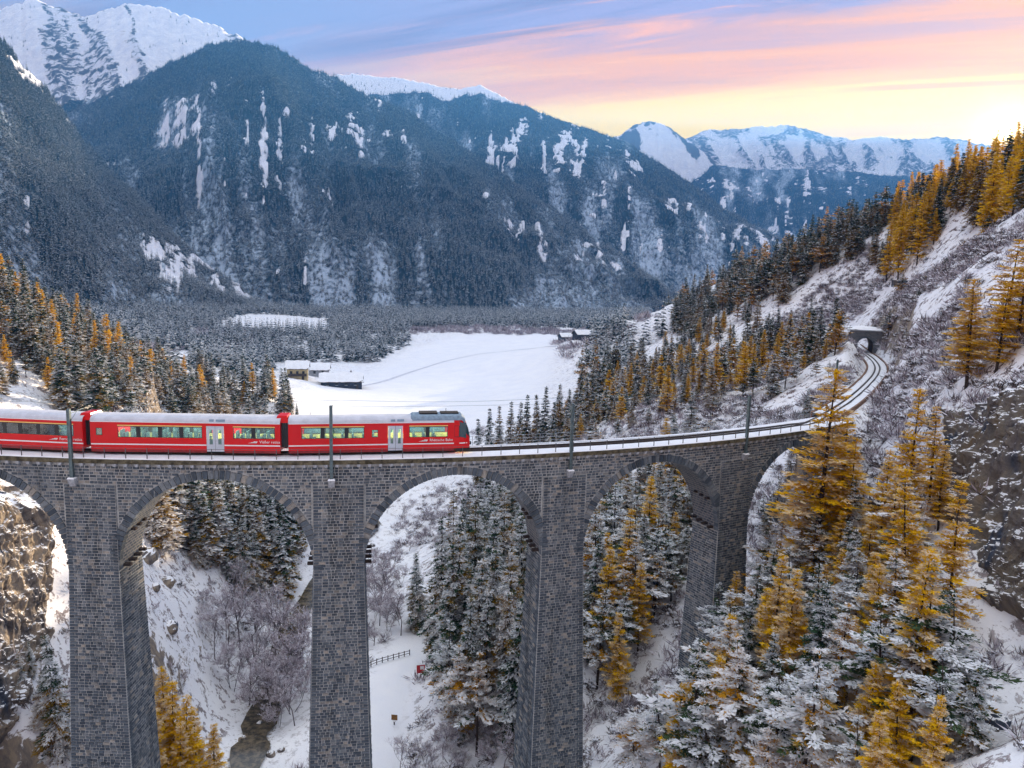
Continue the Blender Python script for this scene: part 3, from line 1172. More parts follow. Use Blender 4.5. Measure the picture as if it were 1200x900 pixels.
# the largest stones stand as objects, the rest are joined per pier and span
_area = []
for key, c, tone in STONES:
    m = np.mean(c[4:], 0)
    px, py, d = proj(m)
    a = np.linalg.norm(np.cross(c[5]-c[4], c[7]-c[4]))
    n_ = np.cross(c[5]-c[4], c[7]-c[4])
    n_ /= np.linalg.norm(n_)+1e-9
    f_ = abs(n_@(CAM-m))/np.linalg.norm(CAM-m)
    _area.append(a*f_/d**2 if 0 < px < 1200 and 0 < py < 900 else 0)
_order = np.argsort(_area)[::-1]
_single = set(_order[:290].tolist())
_SF = [(4, 5, 6, 7), (0, 1, 5, 4), (1, 2, 6, 5), (2, 3, 7, 6), (3, 0, 4, 7)]
joined = {}
for i, (key, c, tone) in enumerate(STONES):
    if i in _single:
        o = vbuild(MB().add(c, _SF), 'stone', MAT['stone'], parts[key])
        o.data.attributes.new('tone', 'FLOAT', 'POINT').data.foreach_set('value', [tone]*8)
    else:
        j = joined.setdefault(key, (MB(), []))
        j[0].add(c, _SF)
        j[1].extend([tone]*8)
for key, (mb, tn) in joined.items():
    o = vbuild(mb, 'stonework', MAT['stone'], parts[key])
    o['kind'] = 'stuff'
    o.data.attributes.new('tone', 'FLOAT', 'POINT').data.foreach_set('value', tn)

# coping with corbels, deck and snow
MAT['coping'] = simple('mossy_coping', (.10, .085, .055), .9, .1, var=.6, scale=1.5)
MAT['corbel'] = simple('corbel_stone', (.34, .35, .37), .85, .15, var=.3)
S_A, S_B = -16.0, 107.5
sv = np.arange(S_A, S_B+.1, 1.0)


def strip(prof, svals, zfn=None):
    """sweep a closed cross-section (o, z) along the viaduct"""
    P = np.array([[V(s, o, z) for s in svals] for o, z in prof+[prof[0]]])
    mb = MB()
    mb.grid(P)
    n = len(svals)
    e = len(prof)
    base = 0
    mb.f.append(tuple(base+i*n for i in range(e)))
    mb.f.append(tuple(base+i*n+n-1 for i in reversed(range(e))))
    mb.m += [0, 0]
    return mb


vbuild(strip([(-.12, -.46), (-.12, -.02), (.5, -.02), (.5, -.46)], sv), 'coping', MAT['coping'])
vbuild(strip([(4.5, -.46), (4.5, -.02), (5.12, -.02), (5.12, -.46)], sv), 'coping', MAT['coping'])
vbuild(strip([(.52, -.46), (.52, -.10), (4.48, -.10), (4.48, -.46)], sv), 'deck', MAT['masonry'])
cmesh = None
for q in range(int((S_B-S_A)/1.08)):
    s = S_A+.4+q*1.08
    px, py, d = proj(V(s, 0, -.6))
    if not -20 < px < 1010:
        continue
    if cmesh is None:
        cmesh = MB().hexa([(-.15, -.2, -.15), (.15, -.2, -.15), (.15, .16, -.15), (-.15, .16, -.15), (-.17, -.24, .145), (.17, -.24, .145), (.17, .16, .145), (-.17, .16, .145)]).mesh('corbel', MAT['corbel'])
    o = bpy.data.objects.new('corbel', cmesh)
    put(o)
    o.parent = viaduct
    o.matrix_parent_inverse = VI.copy()
    p = V(s, .16, -.615)
    o.location = tuple(p)
    o.rotation_euler = (0, 0, PH0+s/ARC_R)
t = NT('deck_snow')
n = t.noise(.9, 6, .65, t.pos())
t.bump(n, .5, .12)
MAT['deck_snow'] = t.done(t.mix(t.rng(n, .3, .7), (.78, .78, .82), (.86, .86, .88)), .8, .2)
so_ = []
for o_, z_ in ((-.06, -.01), (-.02, .05), (.3, .09), (1.0, .13), (1.55, .16), (1.72, .16), (1.78, .02), (1.98, .0), (2.3, .06), (2.7, .06), (3.02, 0), (3.22, .02), (3.3, .16), (4.1, .15), (4.9, .1), (5.06, .04), (5.08, -.015)):
    so_.append([V(s, o_, z_+.5*(fbm(np.array([s*.7]), np.array([o_*1.3]), oct=3, seed=77)[0]-.5)*.08) for s in np.arange(S_A, S_B, .5)])
so_ = np.array(so_)
mb = MB().grid(so_, 0, True)
vbuild(mb, 'snow_cover', MAT['deck_snow'], None, True)

# ------------------------------------------------------------------ railway
MAT['rail'] = simple('rail_steel', (.055, .042, .036), .5, .4, .3)
MAT['ballast'] = simple('ballast', (.06, .05, .045), .95, .1, var=.6, scale=6)
MAT['kerb'] = simple('brown_kerb', (.20, .12, .085), .9, .1, var=.5, scale=1.2)
railway = empty('railway_track', tuple(TRACK[0]))
tag(railway, 'single snowy railway track curving over the viaduct to the tunnel', 'railway track')
railway.location = (0, 0, 0)


def offset_line(line, off, dz):
    out = []
    for i, p in enumerate(line):
        t_ = line[min(i+1, len(line)-1)]-line[max(i-1, 0)]
        n_ = np.array([t_[1], -t_[0], 0])
        n_ /= np.linalg.norm(n_)+1e-9
        out.append(p+n_*off+np.array([0, 0, dz]))
    return np.array(out)


def sweep(line, prof):
    rows = [offset_line(line, o_, z_) for o_, z_ in prof+[prof[0]]]
    mb = MB().grid(np.array(rows))
    n = len(line)
    mb.f += [tuple(i*n for i in range(len(prof))), tuple(i*n+n-1 for i in reversed(range(len(prof))))]
    mb.m += [0, 0]
    return mb


RAIL_Z = .30
for s_ in (-.5, .5):
    sweep(TRACK, [(s_-.045, .06), (s_-.045, RAIL_Z), (s_+.045, RAIL_Z), (s_+.045, .06)]).build('rail', MAT['rail'], railway)
sweep(TRACK, [(-.78, -.05), (-.72, .035), (.72, .035), (.78, -.05)]).build('ballast', MAT['ballast'], railway)
tl = TRACK[[i for i in range(len(TRACK)) if TRACK[i][0] > 77.5]]
for a_, b_ in ((-1.95, -.66), (.66, 1.95)):
    mb = MB()
    rows = []
    for o_ in np.linspace(a_, b_, 6):
        l = offset_line(tl, o_, 0)
        l[:, 2] += .13+.05*np.sin(l[:, 0]*.9+o_*2)
        rows.append(l)
    rows = [offset_line(tl, a_, -.35)]+rows+[offset_line(tl, b_, -.35)]
    mb.grid(np.array(rows), 0, True)
    mb.build('snow_bed', MAT['deck_snow'], railway, True)
mb = MB()
for q in range(4):
    mb = mb
cl = sweep(TRACK, [(-.12, .135), (-.12, .15), (.12, .15), (.12, .135)])
cl = sweep(TRACK, [(-.36, .02), (-.3, .11), (.3, .11), (.36, .02)])
cl.build('snow_between_rails', MAT['deck_snow'], railway)
kerb = sweep(tl, [(2.0, -1.2), (2.0, .36), (2.3, .36), (2.3, -1.2)]).build('retaining_kerb', MAT['kerb'])
tag(kerb, 'low brown stone kerb along the uphill edge of the track', 'kerb')
kerb2 = sweep(tl, [(-2.35, -2.6), (-2.35, .24), (-2.0, .24), (-2.0, -2.6)]).build('retaining_wall', MAT['kerb'])
tag(kerb2, 'low brown stone retaining wall along the downhill edge of the track', 'wall')

# ------------------------------------------------------------------ railings
MAT['rail_paint'] = simple('railing_steel', (.10, .095, .10), .5, .4, .4)
MAT['rail_pale'] = simple('railing_galvanised', (.34, .37, .40), .45, .4, .5)


def railing(label, i0, i1, off, h, bars, mat, w=.03, step=1.0):
    base = arc((i0+i1)/2, off, 0)
    root = empty('railing', tuple(base))
    inv = Matrix.Translation(root.location).inverted()
    tag(root, label, 'railing', 'railings along the viaduct')
    pm = MB().box((-w, -w, -.03), (w, w, h)).mesh('post', mat)
    for i in np.arange(i0, i1, step):
        o = put(bpy.data.objects.new('post', pm), root)
        o.matrix_parent_inverse = inv.copy()
        o.location = tuple(arc(i, off, 0))
        o.rotation_euler = (0, 0, PH0+STEP*i/ARC_R)
    for z in bars:
        mb = MB().tube([arc(i, off, z) for i in np.arange(i0, i1, .5)], w*.72, 5)
        o = mb.build('rail_bar', mat, root)
        o.matrix_parent_inverse = inv.copy()


railing('dark steel railing along the outer edge of the viaduct deck, above the arches', -1, 51, .12, 1.12, (1.1,), MAT['rail_paint'], .034)
railing('pale galvanised railing along the inner edge of the viaduct deck', -1, 51, 4.95, 1.15, (1.13, .75, .4), MAT['rail_pale'], .028)

# ------------------------------------------------------------------ overhead line masts
MAT['mast'] = simple('mast_steel', (.11, .15, .16), .45, .4, .5)


def i_at(px, off, z):
    lo, hi = -8.0, 60.0
    for _ in range(50):
        m = (lo+hi)/2
        if proj(arc(m, off, z))[0] < px:
            lo = m
        else:
            hi = m
    return lo


_mname = ['beside the gap between two carriages', 'in front of the leading carriage', 'beside the open track ahead of the train', 'near the tall golden larch']
for px, top, lab in ((84.5, 4.9, 0), (388.5, 5.6, 1), (668.5, 5.4, 2), (874, 5.3, 3)):
    i = i_at(px, -.1, -2)
    root = empty('catenary_mast', tuple(arc(i, -.05, -2.3)), PH0+STEP*i/ARC_R)
    tag(root, 'steel overhead line mast bolted to the wall '+_mname[lab], 'mast', 'masts along the viaduct')
    hh = top+2.3
    MB().box((-.14, -.14, .25), (.14, .14, hh)).build('post', MAT['mast'], root)
    mb = MB().box((-.16, -.165, .3), (-.10, -.145, hh-.05)).box((.10, -.165, .3), (.16, -.145, hh-.05))
    mb.build('flange', MAT['mast'], root)
    MB().hexa([(-.28, .0, -.55), (.28, .0, -.55), (.28, .5, -.55), (-.28, .5, -.55), (-.36, -.34, .25), (.36, -.34, .25), (.36, .5, .25), (-.36, .5, .25)]).build('bracket', MAT['corbel'], root)
    MB().hexa([(-.36, -.36, .252), (.36, -.36, .252), (.36, .2, .252), (-.36, .2, .252), (-.3, -.3, .38), (.3, -.3, .38), (.3, .16, .36), (-.3, .16, .36)]).build('snow_cap', MAT['snow'], root)
    MB().tube([(0, .1, hh-.5), (0, 2.3, hh-.3)], .035, 6).tube([(0, .1, hh-1.3), (0, 1.2, hh-.45)], .025, 5).build('bracket_arm', MAT['mast'], root)
for zz_, lab in ((5.05, 'lower contact wire strung above the railway track'), (5.0+.75, 'upper carrier wire strung above the railway track')):
    w_ = MB().tube([arc(i, TRACK_OFF-.1, zz_-.25*math.sin(math.pi*((i+8)/12 % 1))*(zz_ > 5.3)) for i in np.arange(-8, 56, 1.0)]+[np.array([*offset_line(TRACK, .0, zz_)[j]]) for j in range(len(TRACK)) if TRACK[j][0] > 90], .014, 4)
    o = w_.build('overhead_wire', MAT['mast'])
    tag(o, lab, 'wire', 'overhead wires')
# mast beside the track on the way to the tunnel
p_ = at(996, 470, 118)
root = empty('catenary_mast', (p_[0]-1.0, p_[1]+3, gz1(p_[0]-1, p_[1]+3)))
tag(root, 'grey steel overhead line mast standing by the curve before the tunnel', 'mast', 'masts along the viaduct')
MB().box((-.13, -.13, -.6), (.13, .13, 7.2)).build('post', MAT['mast'], root)
MB().box((-.3, -.3, -.8), (.3, .3, .2)).build('footing', MAT['corbel'], root)

# ------------------------------------------------------------------ train
MAT['red'] = simple('red_paint', (.62, .006, .008), .3, .25, var=.06, scale=.4)
MAT['red_dark'] = simple('dark_red_paint', (.22, .008, .012), .4, .4, var=.2)
MAT['roof_grey'] = simple('roof_paint', (.55, .56, .62), .5, .3, var=.1, scale=1.2)
MAT['roof_blue'] = simple('roof_shroud', (.20, .28, .36), .45, .4, var=.2)
MAT['white'] = simple('white_paint', (.78, .78, .78), .45, .3, var=.05)
MAT['yellow'] = simple('yellow_stripe', (.75, .55, .16), .45, .3, var=.08)
MAT['silver'] = simple('silver_door', (.48, .52, .58), .35, .4, .35, var=.08)
MAT['black'] = simple('black_frame', (.012, .013, .016), .35, .4, var=.3)
MAT['under'] = simple('underframe', (.03, .028, .03), .8, .2, var=.4)
MAT['seat'] = simple('seat_cloth', (.06, .11, .22), .9, .1, var=.3)
MAT['inside'] = simple('cream_lining', (.62, .56, .36), .7, .2, var=.15)
t = NT('window_glass')
gl = t.node('ShaderNodeBsdfGlossy', {'Color': (.9, .95, 1.0), 'Roughness': .03})
tp = t.node('ShaderNodeBsdfTransparent', {'Color': (.62, .78, .76)})
fr = t.node('ShaderNodeFresnel', {'IOR': 1.6})
ms = t.node('ShaderNodeMixShader', {0: t.math('ADD', fr.outputs[0], .04, True), 1: tp.outputs[0], 2: gl.outputs[0]})
t.l.new(ms.outputs[0], t.out.inputs[0])
t.n.remove(t.b)
MAT['glass'] = t.mat
t = NT('carriage_light')
e_ = t.node('ShaderNodeEmission', {'Color': (1.0, .80, .34), 'Strength': 12.0})
t.l.new(e_.outputs[0], t.out.inputs[0])
t.n.remove(t.b)
MAT['lamp'] = t.mat

train = empty('train', tuple(arc(20, TRACK_OFF, RAIL_Z)))
tag(train, 'red passenger train with white roof crossing the viaduct', 'train')
TI = Matrix.Translation(train.location).inverted()
HW_, Z0, ZW0, ZW1, ZR = 1.33, .43, 1.66, 2.80, 3.22
ROOF = [(1.33, 3.22), (1.31, 3.34), (1.24, 3.52), (1.08, 3.68), (.78, 3.80), (.4, 3.855), (0, 3.87)]


def text_mesh(body, size, mat):
    cu_ = bpy.data.curves.new('lettering', 'FONT')
    cu_.body = body
    cu_.size = size
    cu_.extrude = .004
    cu_.resolution_u = 2
    o = bpy.data.objects.new('tmp', cu_)
    COL.objects.link(o)
    dg = bpy.context.evaluated_depsgraph_get()
    me = bpy.data.meshes.new_from_object(o.evaluated_get(dg))
    bpy.data.objects.remove(o)
    me.materials.clear()
    me.materials.append(mat)
    me.name = 'lettering'
    return me


def carriage(px0, px1, label, ribbons, doors, smalls, words, nose=False, px_in=None):
    i0 = px_in if px_in is not None else i_at(px0, TRACK_OFF-HW_, 2.2)
    i1 = i_at(px1, TRACK_OFF-HW_, 2.2)
    A = arc(i0, TRACK_OFF, RAIL_Z)
    B = arc(i1, TRACK_OFF, RAIL_Z)
    L = float(np.linalg.norm(B-A))
    ang = math.atan2(B[1]-A[1], B[0]-A[0])
    mid = (A+B)/2
    # the chord sits a little inside the curve: put the bogies on the rails
    n_ = np.array([math.sin(ang), -math.cos(ang), 0])
    mid = mid+n_*(L*L/8/ARC_R)*.62
    X = lambda px: (px-px0)/(px1-px0)*L-L/2
    bodyL = L/2-(1.75 if nose else 0)
    holes = []
    for r_ in ribbons:
        holes.append((X(r_[0])-.06, X(r_[-1])+.06, ZW0, ZW1))
    for d_ in doors:
        holes.append((X(d_[0]), X(d_[1]), Z0, 2.92))
    for s_ in smalls:
        holes.append((X(s_[0]), X(s_[1]), s_[2], s_[3]))
    xs = sorted(set([-L/2, bodyL]+[h for hh in holes for h in hh[:2]]))
    zs = sorted(set([Z0, ZR]+[h for hh in holes for h in hh[2:]]))
    mb = MB()
    for sg in (-1, 1):
        for a, b in zip(xs[:-1], xs[1:]):
            for c, d in zip(zs[:-1], zs[1:]):
                mx, mz = (a+b)/2, (c+d)/2
                if any(h[0] < mx < h[1] and h[2] < mz < h[3] for h in holes):
                    continue
                q = [(a, sg*HW_, c), (b, sg*HW_, c), (b, sg*HW_, d), (a, sg*HW_, d)]
                mb.add(q, [(0, 1, 2, 3) if sg < 0 else (3, 2, 1, 0)])
    for x_ in (-L/2,)+(() if nose else (bodyL,)):
        prof = [(-HW_, Z0), (HW_, Z0)]+ROOF+[(-y, z) for y, z in ROOF[::-1][1:]]
        mb.add([(x_, y, z) for y, z in prof], [tuple(range(len(prof)))])
    mb.add([(-L/2, -HW_, Z0), (bodyL, -HW_, Z0), (bodyL, HW_, Z0), (-L/2, HW_, Z0)], [(0, 1, 2, 3)])
    body = mb.build('carriage', MAT['red'], train)
    body.matrix_parent_inverse = TI.copy()
    body.location = tuple(mid)
    body.rotation_euler = (0, 0, ang)
    body['label'] = label
    # roof
    prof = ROOF+[(-y, z) for y, z in ROOF[::-1][1:]]
    P = np.array([[(x_, y, z) for y, z in prof] for x_ in (-L/2, bodyL)])
    MB().grid(P, 0).build('roof', MAT['roof_grey'], body)
    mb = MB()
    for y in (-1.34, 1.34):
        mb.box((-L/2+.05, min(y, y*.985), ZR-.03), (bodyL, max(y, y*.985), ZR+.03))
    mb.build('gutter', MAT['white'], body)
    # stripes
    segs = []
    a = -L/2+.02
    for d_ in sorted(doors):
        segs.append((a, X(d_[0])-.01))
        a = X(d_[1])+.01
    segs.append((a, bodyL))
    mb = MB()
    for sg in (-1, 1):
        for a, b in segs:
            y0, y1 = sorted((sg*HW_, sg*(HW_+.012)))
            mb.box((a, y0, .90), (b, y1, 1.02))
    mb.build('white_stripe', MAT['white'], body)
    mb = MB()
    for sg in (-1, 1):
        for r_ in ribbons:
            y0, y1 = sorted((sg*HW_, sg*(HW_+.012)))
            mb.box((X(r_[0])-.06, y0, ZW1+.02), (X(r_[-1])+.06, y1, ZW1+.12))
    mb.build('yellow_stripe', MAT['yellow'], body)
    mb = MB()
    for sg in (-1, 1):
        for a, b in segs:
            y0, y1 = sorted((sg*(HW_-.02), sg*(HW_-.12)))
            mb.box((a, y0, .18), (b, y1, Z0+.02))
    mb.build('skirt', MAT['red_dark'], body)
    # windows, doors on both sides
    for sg in (-1, 1):
        yo = sg*(HW_-.03)
        for r_ in ribbons:
            a, b = X(r_[0])-.06, X(r_[-1])+.06
            fm = MB()
            y0, y1 = sorted((sg*(HW_-.06), sg*(HW_-.005)))
            fm.box((a, y0, ZW0), (b, y1, ZW0+.06)).box((a, y0, ZW1-.06), (b, y1, ZW1))
            edges = [a]+[X(v) for v in r_[1:-1]]+[b]
            panes = []
            g = .06
            cuts = r_[1:-1]
            xs_ = [a+g]
            fm.box((a, y0, ZW0+.06), (a+g, y1, ZW1-.06)).box((b-g, y0, ZW0+.06), (b, y1, ZW1-.06))
            for c_ in cuts:
                xc = X(c_)
                fm.box((xc-.20, y0, ZW0+.06), (xc+.20, y1, ZW1-.06))
                panes.append((xs_[-1], xc-.20))
                xs_.append(xc+.20)
            panes.append((xs_[-1], b-g))
            fr_ = fm.build('window_frame', MAT['black'], body)
            for (p0, p1) in panes:
                MB().box((p0, yo-.008, ZW0+.06), (p1, yo+.008, ZW1-.06)).build('window_pane', MAT['glass'], body)
        for d_ in doors:
            a, b = X(d_[0]), X(d_[1])
            m_ = (a+b)/2
            for (p, q) in ((a+.02, m_-.015), (m_+.015, b-.02)):
                y0, y1 = sorted((sg*(HW_-.07), sg*(HW_-.015)))
                wa_, wb_ = p+(q-p)*.33, p+(q-p)*.72
                dm = MB()
                dm.box((p, y0, .30), (wa_, y1, 2.90)).box((wb_, y0, .30), (q, y1, 2.90)).box((wa_, y0, .30), (wb_, y1, 1.05)).box((wa_, y0, 2.55), (wb_, y1, 2.90))
                dm.build('door', MAT['silver'], body)
                MB().box((wa_, yo-.02, 1.05), (wb_, yo-.005, 2.55)).build('door_window', MAT['glass'], body)
            MB().box((m_-.015, sg*(HW_-.06)-.01, .3), (m_+.015, sg*(HW_-.06)+.01, 2.9)).build('door_seal', MAT['black'], body)
        for s_ in smalls:
            a, b = X(s_[0]), X(s_[1])
            y0, y1 = sorted((sg*(HW_-.05), sg*(HW_-.002)))
            fm = MB().box((a, y0, s_[2]), (b, y1, s_[2]+.05)).box((a, y0, s_[3]-.05), (b, y1, s_[3])).box((a, y0, s_[2]+.05), (a+.05, y1, s_[3]-.05)).box((b-.05, y0, s_[2]+.05), (b, y1, s_[3]-.05))
            fm.build('window_frame', MAT['black'], body)
            MB().box((a+.05, yo-.008, s_[2]+.05), (b-.05, yo+.008, s_[3]-.05)).build('window_pane', MAT['glass'], body)
    # inside: floor, ceiling with its light strip, seats seen through the glass
    im = MB().box((-L/2+.1, -1.25, .9), (bodyL-.1, 1.25, .95)).box((-L/2+.1, -1.25, 3.0), (bodyL-.1, 1.25, 3.04)).box((-L/2+.1, 1.22, .95), (bodyL-.1, 1.27, 1.64)).box((-L/2+.1, -1.27, .95), (bodyL-.1, -1.22, 1.64)).box((-L/2+.1, 1.22, 2.82), (bodyL-.1, 1.27, 3.0)).box((-L/2+.1, -1.27, 2.82), (bodyL-.1, -1.22, 3.0)).build('lining', MAT['inside'], body)
    MB().box((-L/2+.4, -.85, 2.93), (bodyL-.4, -.6, 2.99)).box((-L/2+.4, .6, 2.93), (bodyL-.4, .85, 2.99)).build('light_strip', MAT['lamp'], body)
    sm = MB()
    x_ = -L/2+1.0
    while x_ < bodyL-1.2:
        if not any(X(d_[0])-.4 < x_ < X(d_[1])+.4 for d_ in doors):
            for y_ in (-1.15, .35):
                sm.box((x_, y_, .95), (x_+.45, y_+.8, 1.38)).box((x_, y_, 1.38), (x_+.14, y_+.8, 2.05))
        x_ += 1.05
    sm.build('seating', MAT['seat'], body)
    # running gear
    for bx_ in (-L/2+2.6, (L/2-3.0)):
        g = MB()
        g.box((bx_-1.2, -.95, .28), (bx_+1.2, -.8, .52)).box((bx_-1.2, .8, .28), (bx_+1.2, .95, .52)).box((bx_-.3, -.9, .3), (bx_+.3, .9, .6))
        bo_ = g.build('bogie', MAT['under'], body)
        for wx in (-.9, .9):
            for sg in (-1, 1):
                w_ = MB().tube([(bx_+wx, sg*.55, .34), (bx_+wx, sg*.68, .34)], .34, 16)
                w_.build('wheel', MAT['under'], bo_)
    MB().box((-L/2+4.6, -1.1, .22), (L/2-5.2, 1.1, .44)).build('equipment_box', MAT['under'], body)
    # roof fittings
    for a, b in ((X(doors[0][0])+.3, X(doors[0][0])+.75), (X(doors[0][0])+.95, X(doors[0][1])+.1)) if doors else ():
        for sg in (-1, 1):
            MB().hexa([(a, sg*1.30-.03, 3.36), (b, sg*1.30-.03, 3.36), (b, sg*1.30+.03, 3.36), (a, sg*1.30+.03, 3.36), (a, sg*1.21-.03, 3.58), (b, sg*1.21-.03, 3.58), (b, sg*1.21+.03, 3.58), (a, sg*1.21+.03, 3.58)]).build('roof_vent', MAT['roof_blue'], body)
    # lettering and the slanted mark before it
    for (wpx, w_, size) in words:
        me = text_mesh(w_, size, MAT['white'])
        for sg in (-1,):
            o = put(bpy.data.objects.new('lettering', me), body)
            o.location = (X(wpx), -HW_-.012, 1.22)
            o.rotation_euler = (math.pi/2, 0, 0)
        x_ = X(wpx)-1.15
        lm = MB()
        for q in range(3):
            lm.hexa([(x_+q*.18, -HW_-.014, 1.22), (x_+.62+q*.12, -HW_-.014, 1.22), (x_+.62+q*.12, -HW_, 1.22), (x_+q*.18, -HW_, 1.22),
                     (x_+.22+q*.2, -HW_-.014, 1.26+.07*q), (x_+.74+q*.12, -HW_-.014, 1.26+.07*q), (x_+.74+q*.12, -HW_, 1.26+.07*q), (x_+.22+q*.2, -HW_, 1.26+.07*q)])
        lm.build('emblem', MAT['white'], body)
    if nose:
        # rounded driving end
        secs = [(bodyL, 1.33, 3.87, 0), (bodyL+.5, 1.31, 3.82, .02), (bodyL+.95, 1.26, 3.60, .05), (bodyL+1.3, 1.18, 3.20, .10), (bodyL+1.55, 1.08, 2.55, .16), (bodyL+1.72, .98, 1.75, .2)]
        base_prof = [(-1, 0.0), (-1, .18), (-1, .36), (-1, .56), (-1, .70), (-1, .80), (-.985, .845), (-.93, .90), (-.81, .945), (-.58, .98), (-.3, .996), (0, 1.0)]
        base_prof = base_prof+[(-y, z) for y, z in base_prof[::-1][1:]]
        P = np.array([[(x_, y*w_, Z0+(zt_-Z0)*z) for y, z in base_prof] for x_, w_, zt_, e_ in secs])
        nm = MB().grid(P, 0, False)
        n0 = len(base_prof)
        nm.f.append(tuple((len(secs)-1)*n0+i for i in range(n0)))
        nm.m.append(0)
        nm.build('nose', MAT['red'], body, True)
        # windscreen wrapped round the nose
        W = []
        for x_, w_, zt_, e_ in secs[1:]:
            row = []
            for y, z in base_prof:
                zz2 = Z0+(zt_-Z0)*z
                row.append((x_+.02, y*(w_+.018), zz2+.012))
            W.append(row)
        W = np.array(W)
        wm_ = MB()
        for r0 in range(len(W)-1):
            for c0 in range(n0-1):
                q = [W[r0, c0], W[r0, c0+1], W[r0+1, c0+1], W[r0+1, c0]]
                zc_ = np.mean([v[2] for v in q])
                xm = np.mean([v[0] for v in q])
                if 1.62 < zc_ < 3.25 and xm > bodyL+.62:
                    wm_.add(q, [(0, 1, 2, 3)])
        wm_.build('windscreen', MAT['cab_glass'], body, True)
        # white line and dark apron under the nose
        ap = np.array([[(x_+.01, y, z) for (x_, y) in [(bodyL+.2, -1.31), (bodyL+.95, -1.26), (bodyL+1.4, -1.13), (bodyL+1.74, -.9), (bodyL+1.8, 0), (bodyL+1.74, .9), (bodyL+1.4, 1.13), (bodyL+.95, 1.26), (bodyL+.2, 1.31)]] for z in (.90, 1.02)])
        MB().grid(ap*np.array([1, 1.012, 1])).build('nose_stripe', MAT['white'], body)
        ap[0, :, 2], ap[1, :, 2] = .12, .46
        MB().grid(ap).build('snow_plough', MAT['under'], body)
        MB().box((bodyL+1.6, -.2, .55), (bodyL+2.0, .2, .85)).build('coupler', MAT['under'], body)
        for y_ in (-.75, .75):
            MB().tube([(bodyL+1.5, y_, 1.3), (bodyL+1.76, y_, 1.3)], .11, 10).build('headlight', MAT['white'], body)
        # shroud over the cab roof
        sh = np.array([[(x_, y*sc_, 3.0+(z-3.0)*(1 if sc_ == 1 else .98)+dz2) for y, z in [(1.29, 3.42), (1.25, 3.62), (1.12, 3.86), (.8, 3.98), (0, 4.02), (-.8, 3.98), (-1.12, 3.86), (-1.25, 3.62), (-1.29, 3.42)]] for x_, sc_, dz2 in ((X(478), .97, -.25), (X(482), 1, 0), (X(541), 1, 0), (X(545.5), .93, -.32))])
        MB().grid(sh).build('roof_shroud', MAT['roof_blue'], body)
        MB().box((X(490), -.7, 4.0), (X(512), .7, 4.14)).box((X(516), -.6, 4.0), (X(538), .6, 4.12)).build('roof_equipment', MAT['under'], body)
        MB().tube([(X(523), 0, 4.0), (X(523), 0, 4.5)], .03, 5).build('antenna', MAT['under'], body)
    return body, L


t = NT('cab_glass')
MAT['cab_glass'] = t.done((.02, .05, .06), .05, .8)
SMALL = (1.74, 2.66)
front, LF = carriage(337, 552, 'leading red carriage with rounded driver cab', [(352.5, 376, 403.5, 423.5), (478, 499.5, 523.5)], [(452, 470)], [(433, 440.5, 1.72, 2.52), (532, 538.5, 1.62, 2.85)], [(502, 'Rhätische Bahn', .40)], True)
middle, LM = carriage(106, 330, 'middle red carriage with one pair of silver doors', [(138.5, 162, 187.5, 212.5, 236.5), (274.5, 298, 323)], [(242, 263)], [(112.5, 120, 1.85, 2.6)], [(305, 'Viafier retica', .40)])
rear, LR = carriage(-124, 99.5, 'rear red carriage cut off by the edge of the picture', [(-96, -70, -48, -25, -2, 18.5, 42, 65.5, 87)], [], [], [(69, 'Ferrovia retica', .40)], px_in=i_at(99.5, TRACK_OFF-HW_, 2.2)-8.9)
# gangways between the carriages
for pa, pb in ((99.5, 106), (330, 337)):
    ia, ib = i_at(pa, TRACK_OFF-HW_, 2.2), i_at(pb, TRACK_OFF-HW_, 2.2)
    A, B = arc(ia-.1, TRACK_OFF-.1, RAIL_Z), arc(ib+.1, TRACK_OFF-.1, RAIL_Z)
    m_ = (A+B)/2
    ang = math.atan2(B[1]-A[1], B[0]-A[0])
    L = np.linalg.norm(B-A)
    g = MB()
    for q in range(5):
        x_ = -L/2+L*q/5
        g.box((x_, -.95-.03*(q % 2), .75), (x_+L/5-.03, .95, 3.3))
    o = g.build('gangway_bellows', MAT['black'], train)
    o.matrix_parent_inverse = TI.copy()
    o.location = tuple(m_)
    o.rotation_euler = (0, 0, ang)
    c = MB().hexa([(-L/2-.5, -1.2, 3.3), (L/2-.1, -1.2, 3.3), (L/2-.1, 1.2, 3.3), (-L/2-.5, 1.2, 3.3), (-L/2-.25, -.9, 3.98), (L/2-.3, -.9, 3.98), (L/2-.3, .9, 3.98), (-L/2-.25, .9, 3.98)]).build('gangway_hood', MAT['red'], train)
    c.matrix_parent_inverse = TI.copy()
    c.location = tuple(m_)
    c.rotation_euler = (0, 0, ang)

# ------------------------------------------------------------------ tunnel
k_ = len(TRACK)-1-12
tp_, tq_ = TRACK[k_], TRACK[k_+2]
ta = math.atan2(tq_[1]-tp_[1], tq_[0]-tp_[0])
tun = empty('tunnel_portal', (tp_[0], tp_[1], tp_[2]-.1), ta)
tag(tun, 'dark stone tunnel mouth with a snowy top where the track enters the hillside', 'tunnel')
tun.scale = (.86, .86, .86)
HOPEN, WOPEN = 5.5, 2.35
op = [(-WOPEN, -.6)]+[(-WOPEN, 2.6)]+[(-WOPEN*math.cos(a), 2.9+2.35*math.sin(a)) for a in np.linspace(0, math.pi, 17)]+[(WOPEN, 2.6), (WOPEN, -.6)]
outer = []
for y, z in op:
    if z <= 2.6:
        outer.append((math.copysign(5.4, y), z))
    else:
        a = math.atan2(z-2.9, y)
        r_ = min(5.4/max(abs(math.cos(a)), 1e-3), 4.6/max(math.sin(a), 1e-3))
        outer.append((r_*math.cos(a), 2.9+r_*math.sin(a)))
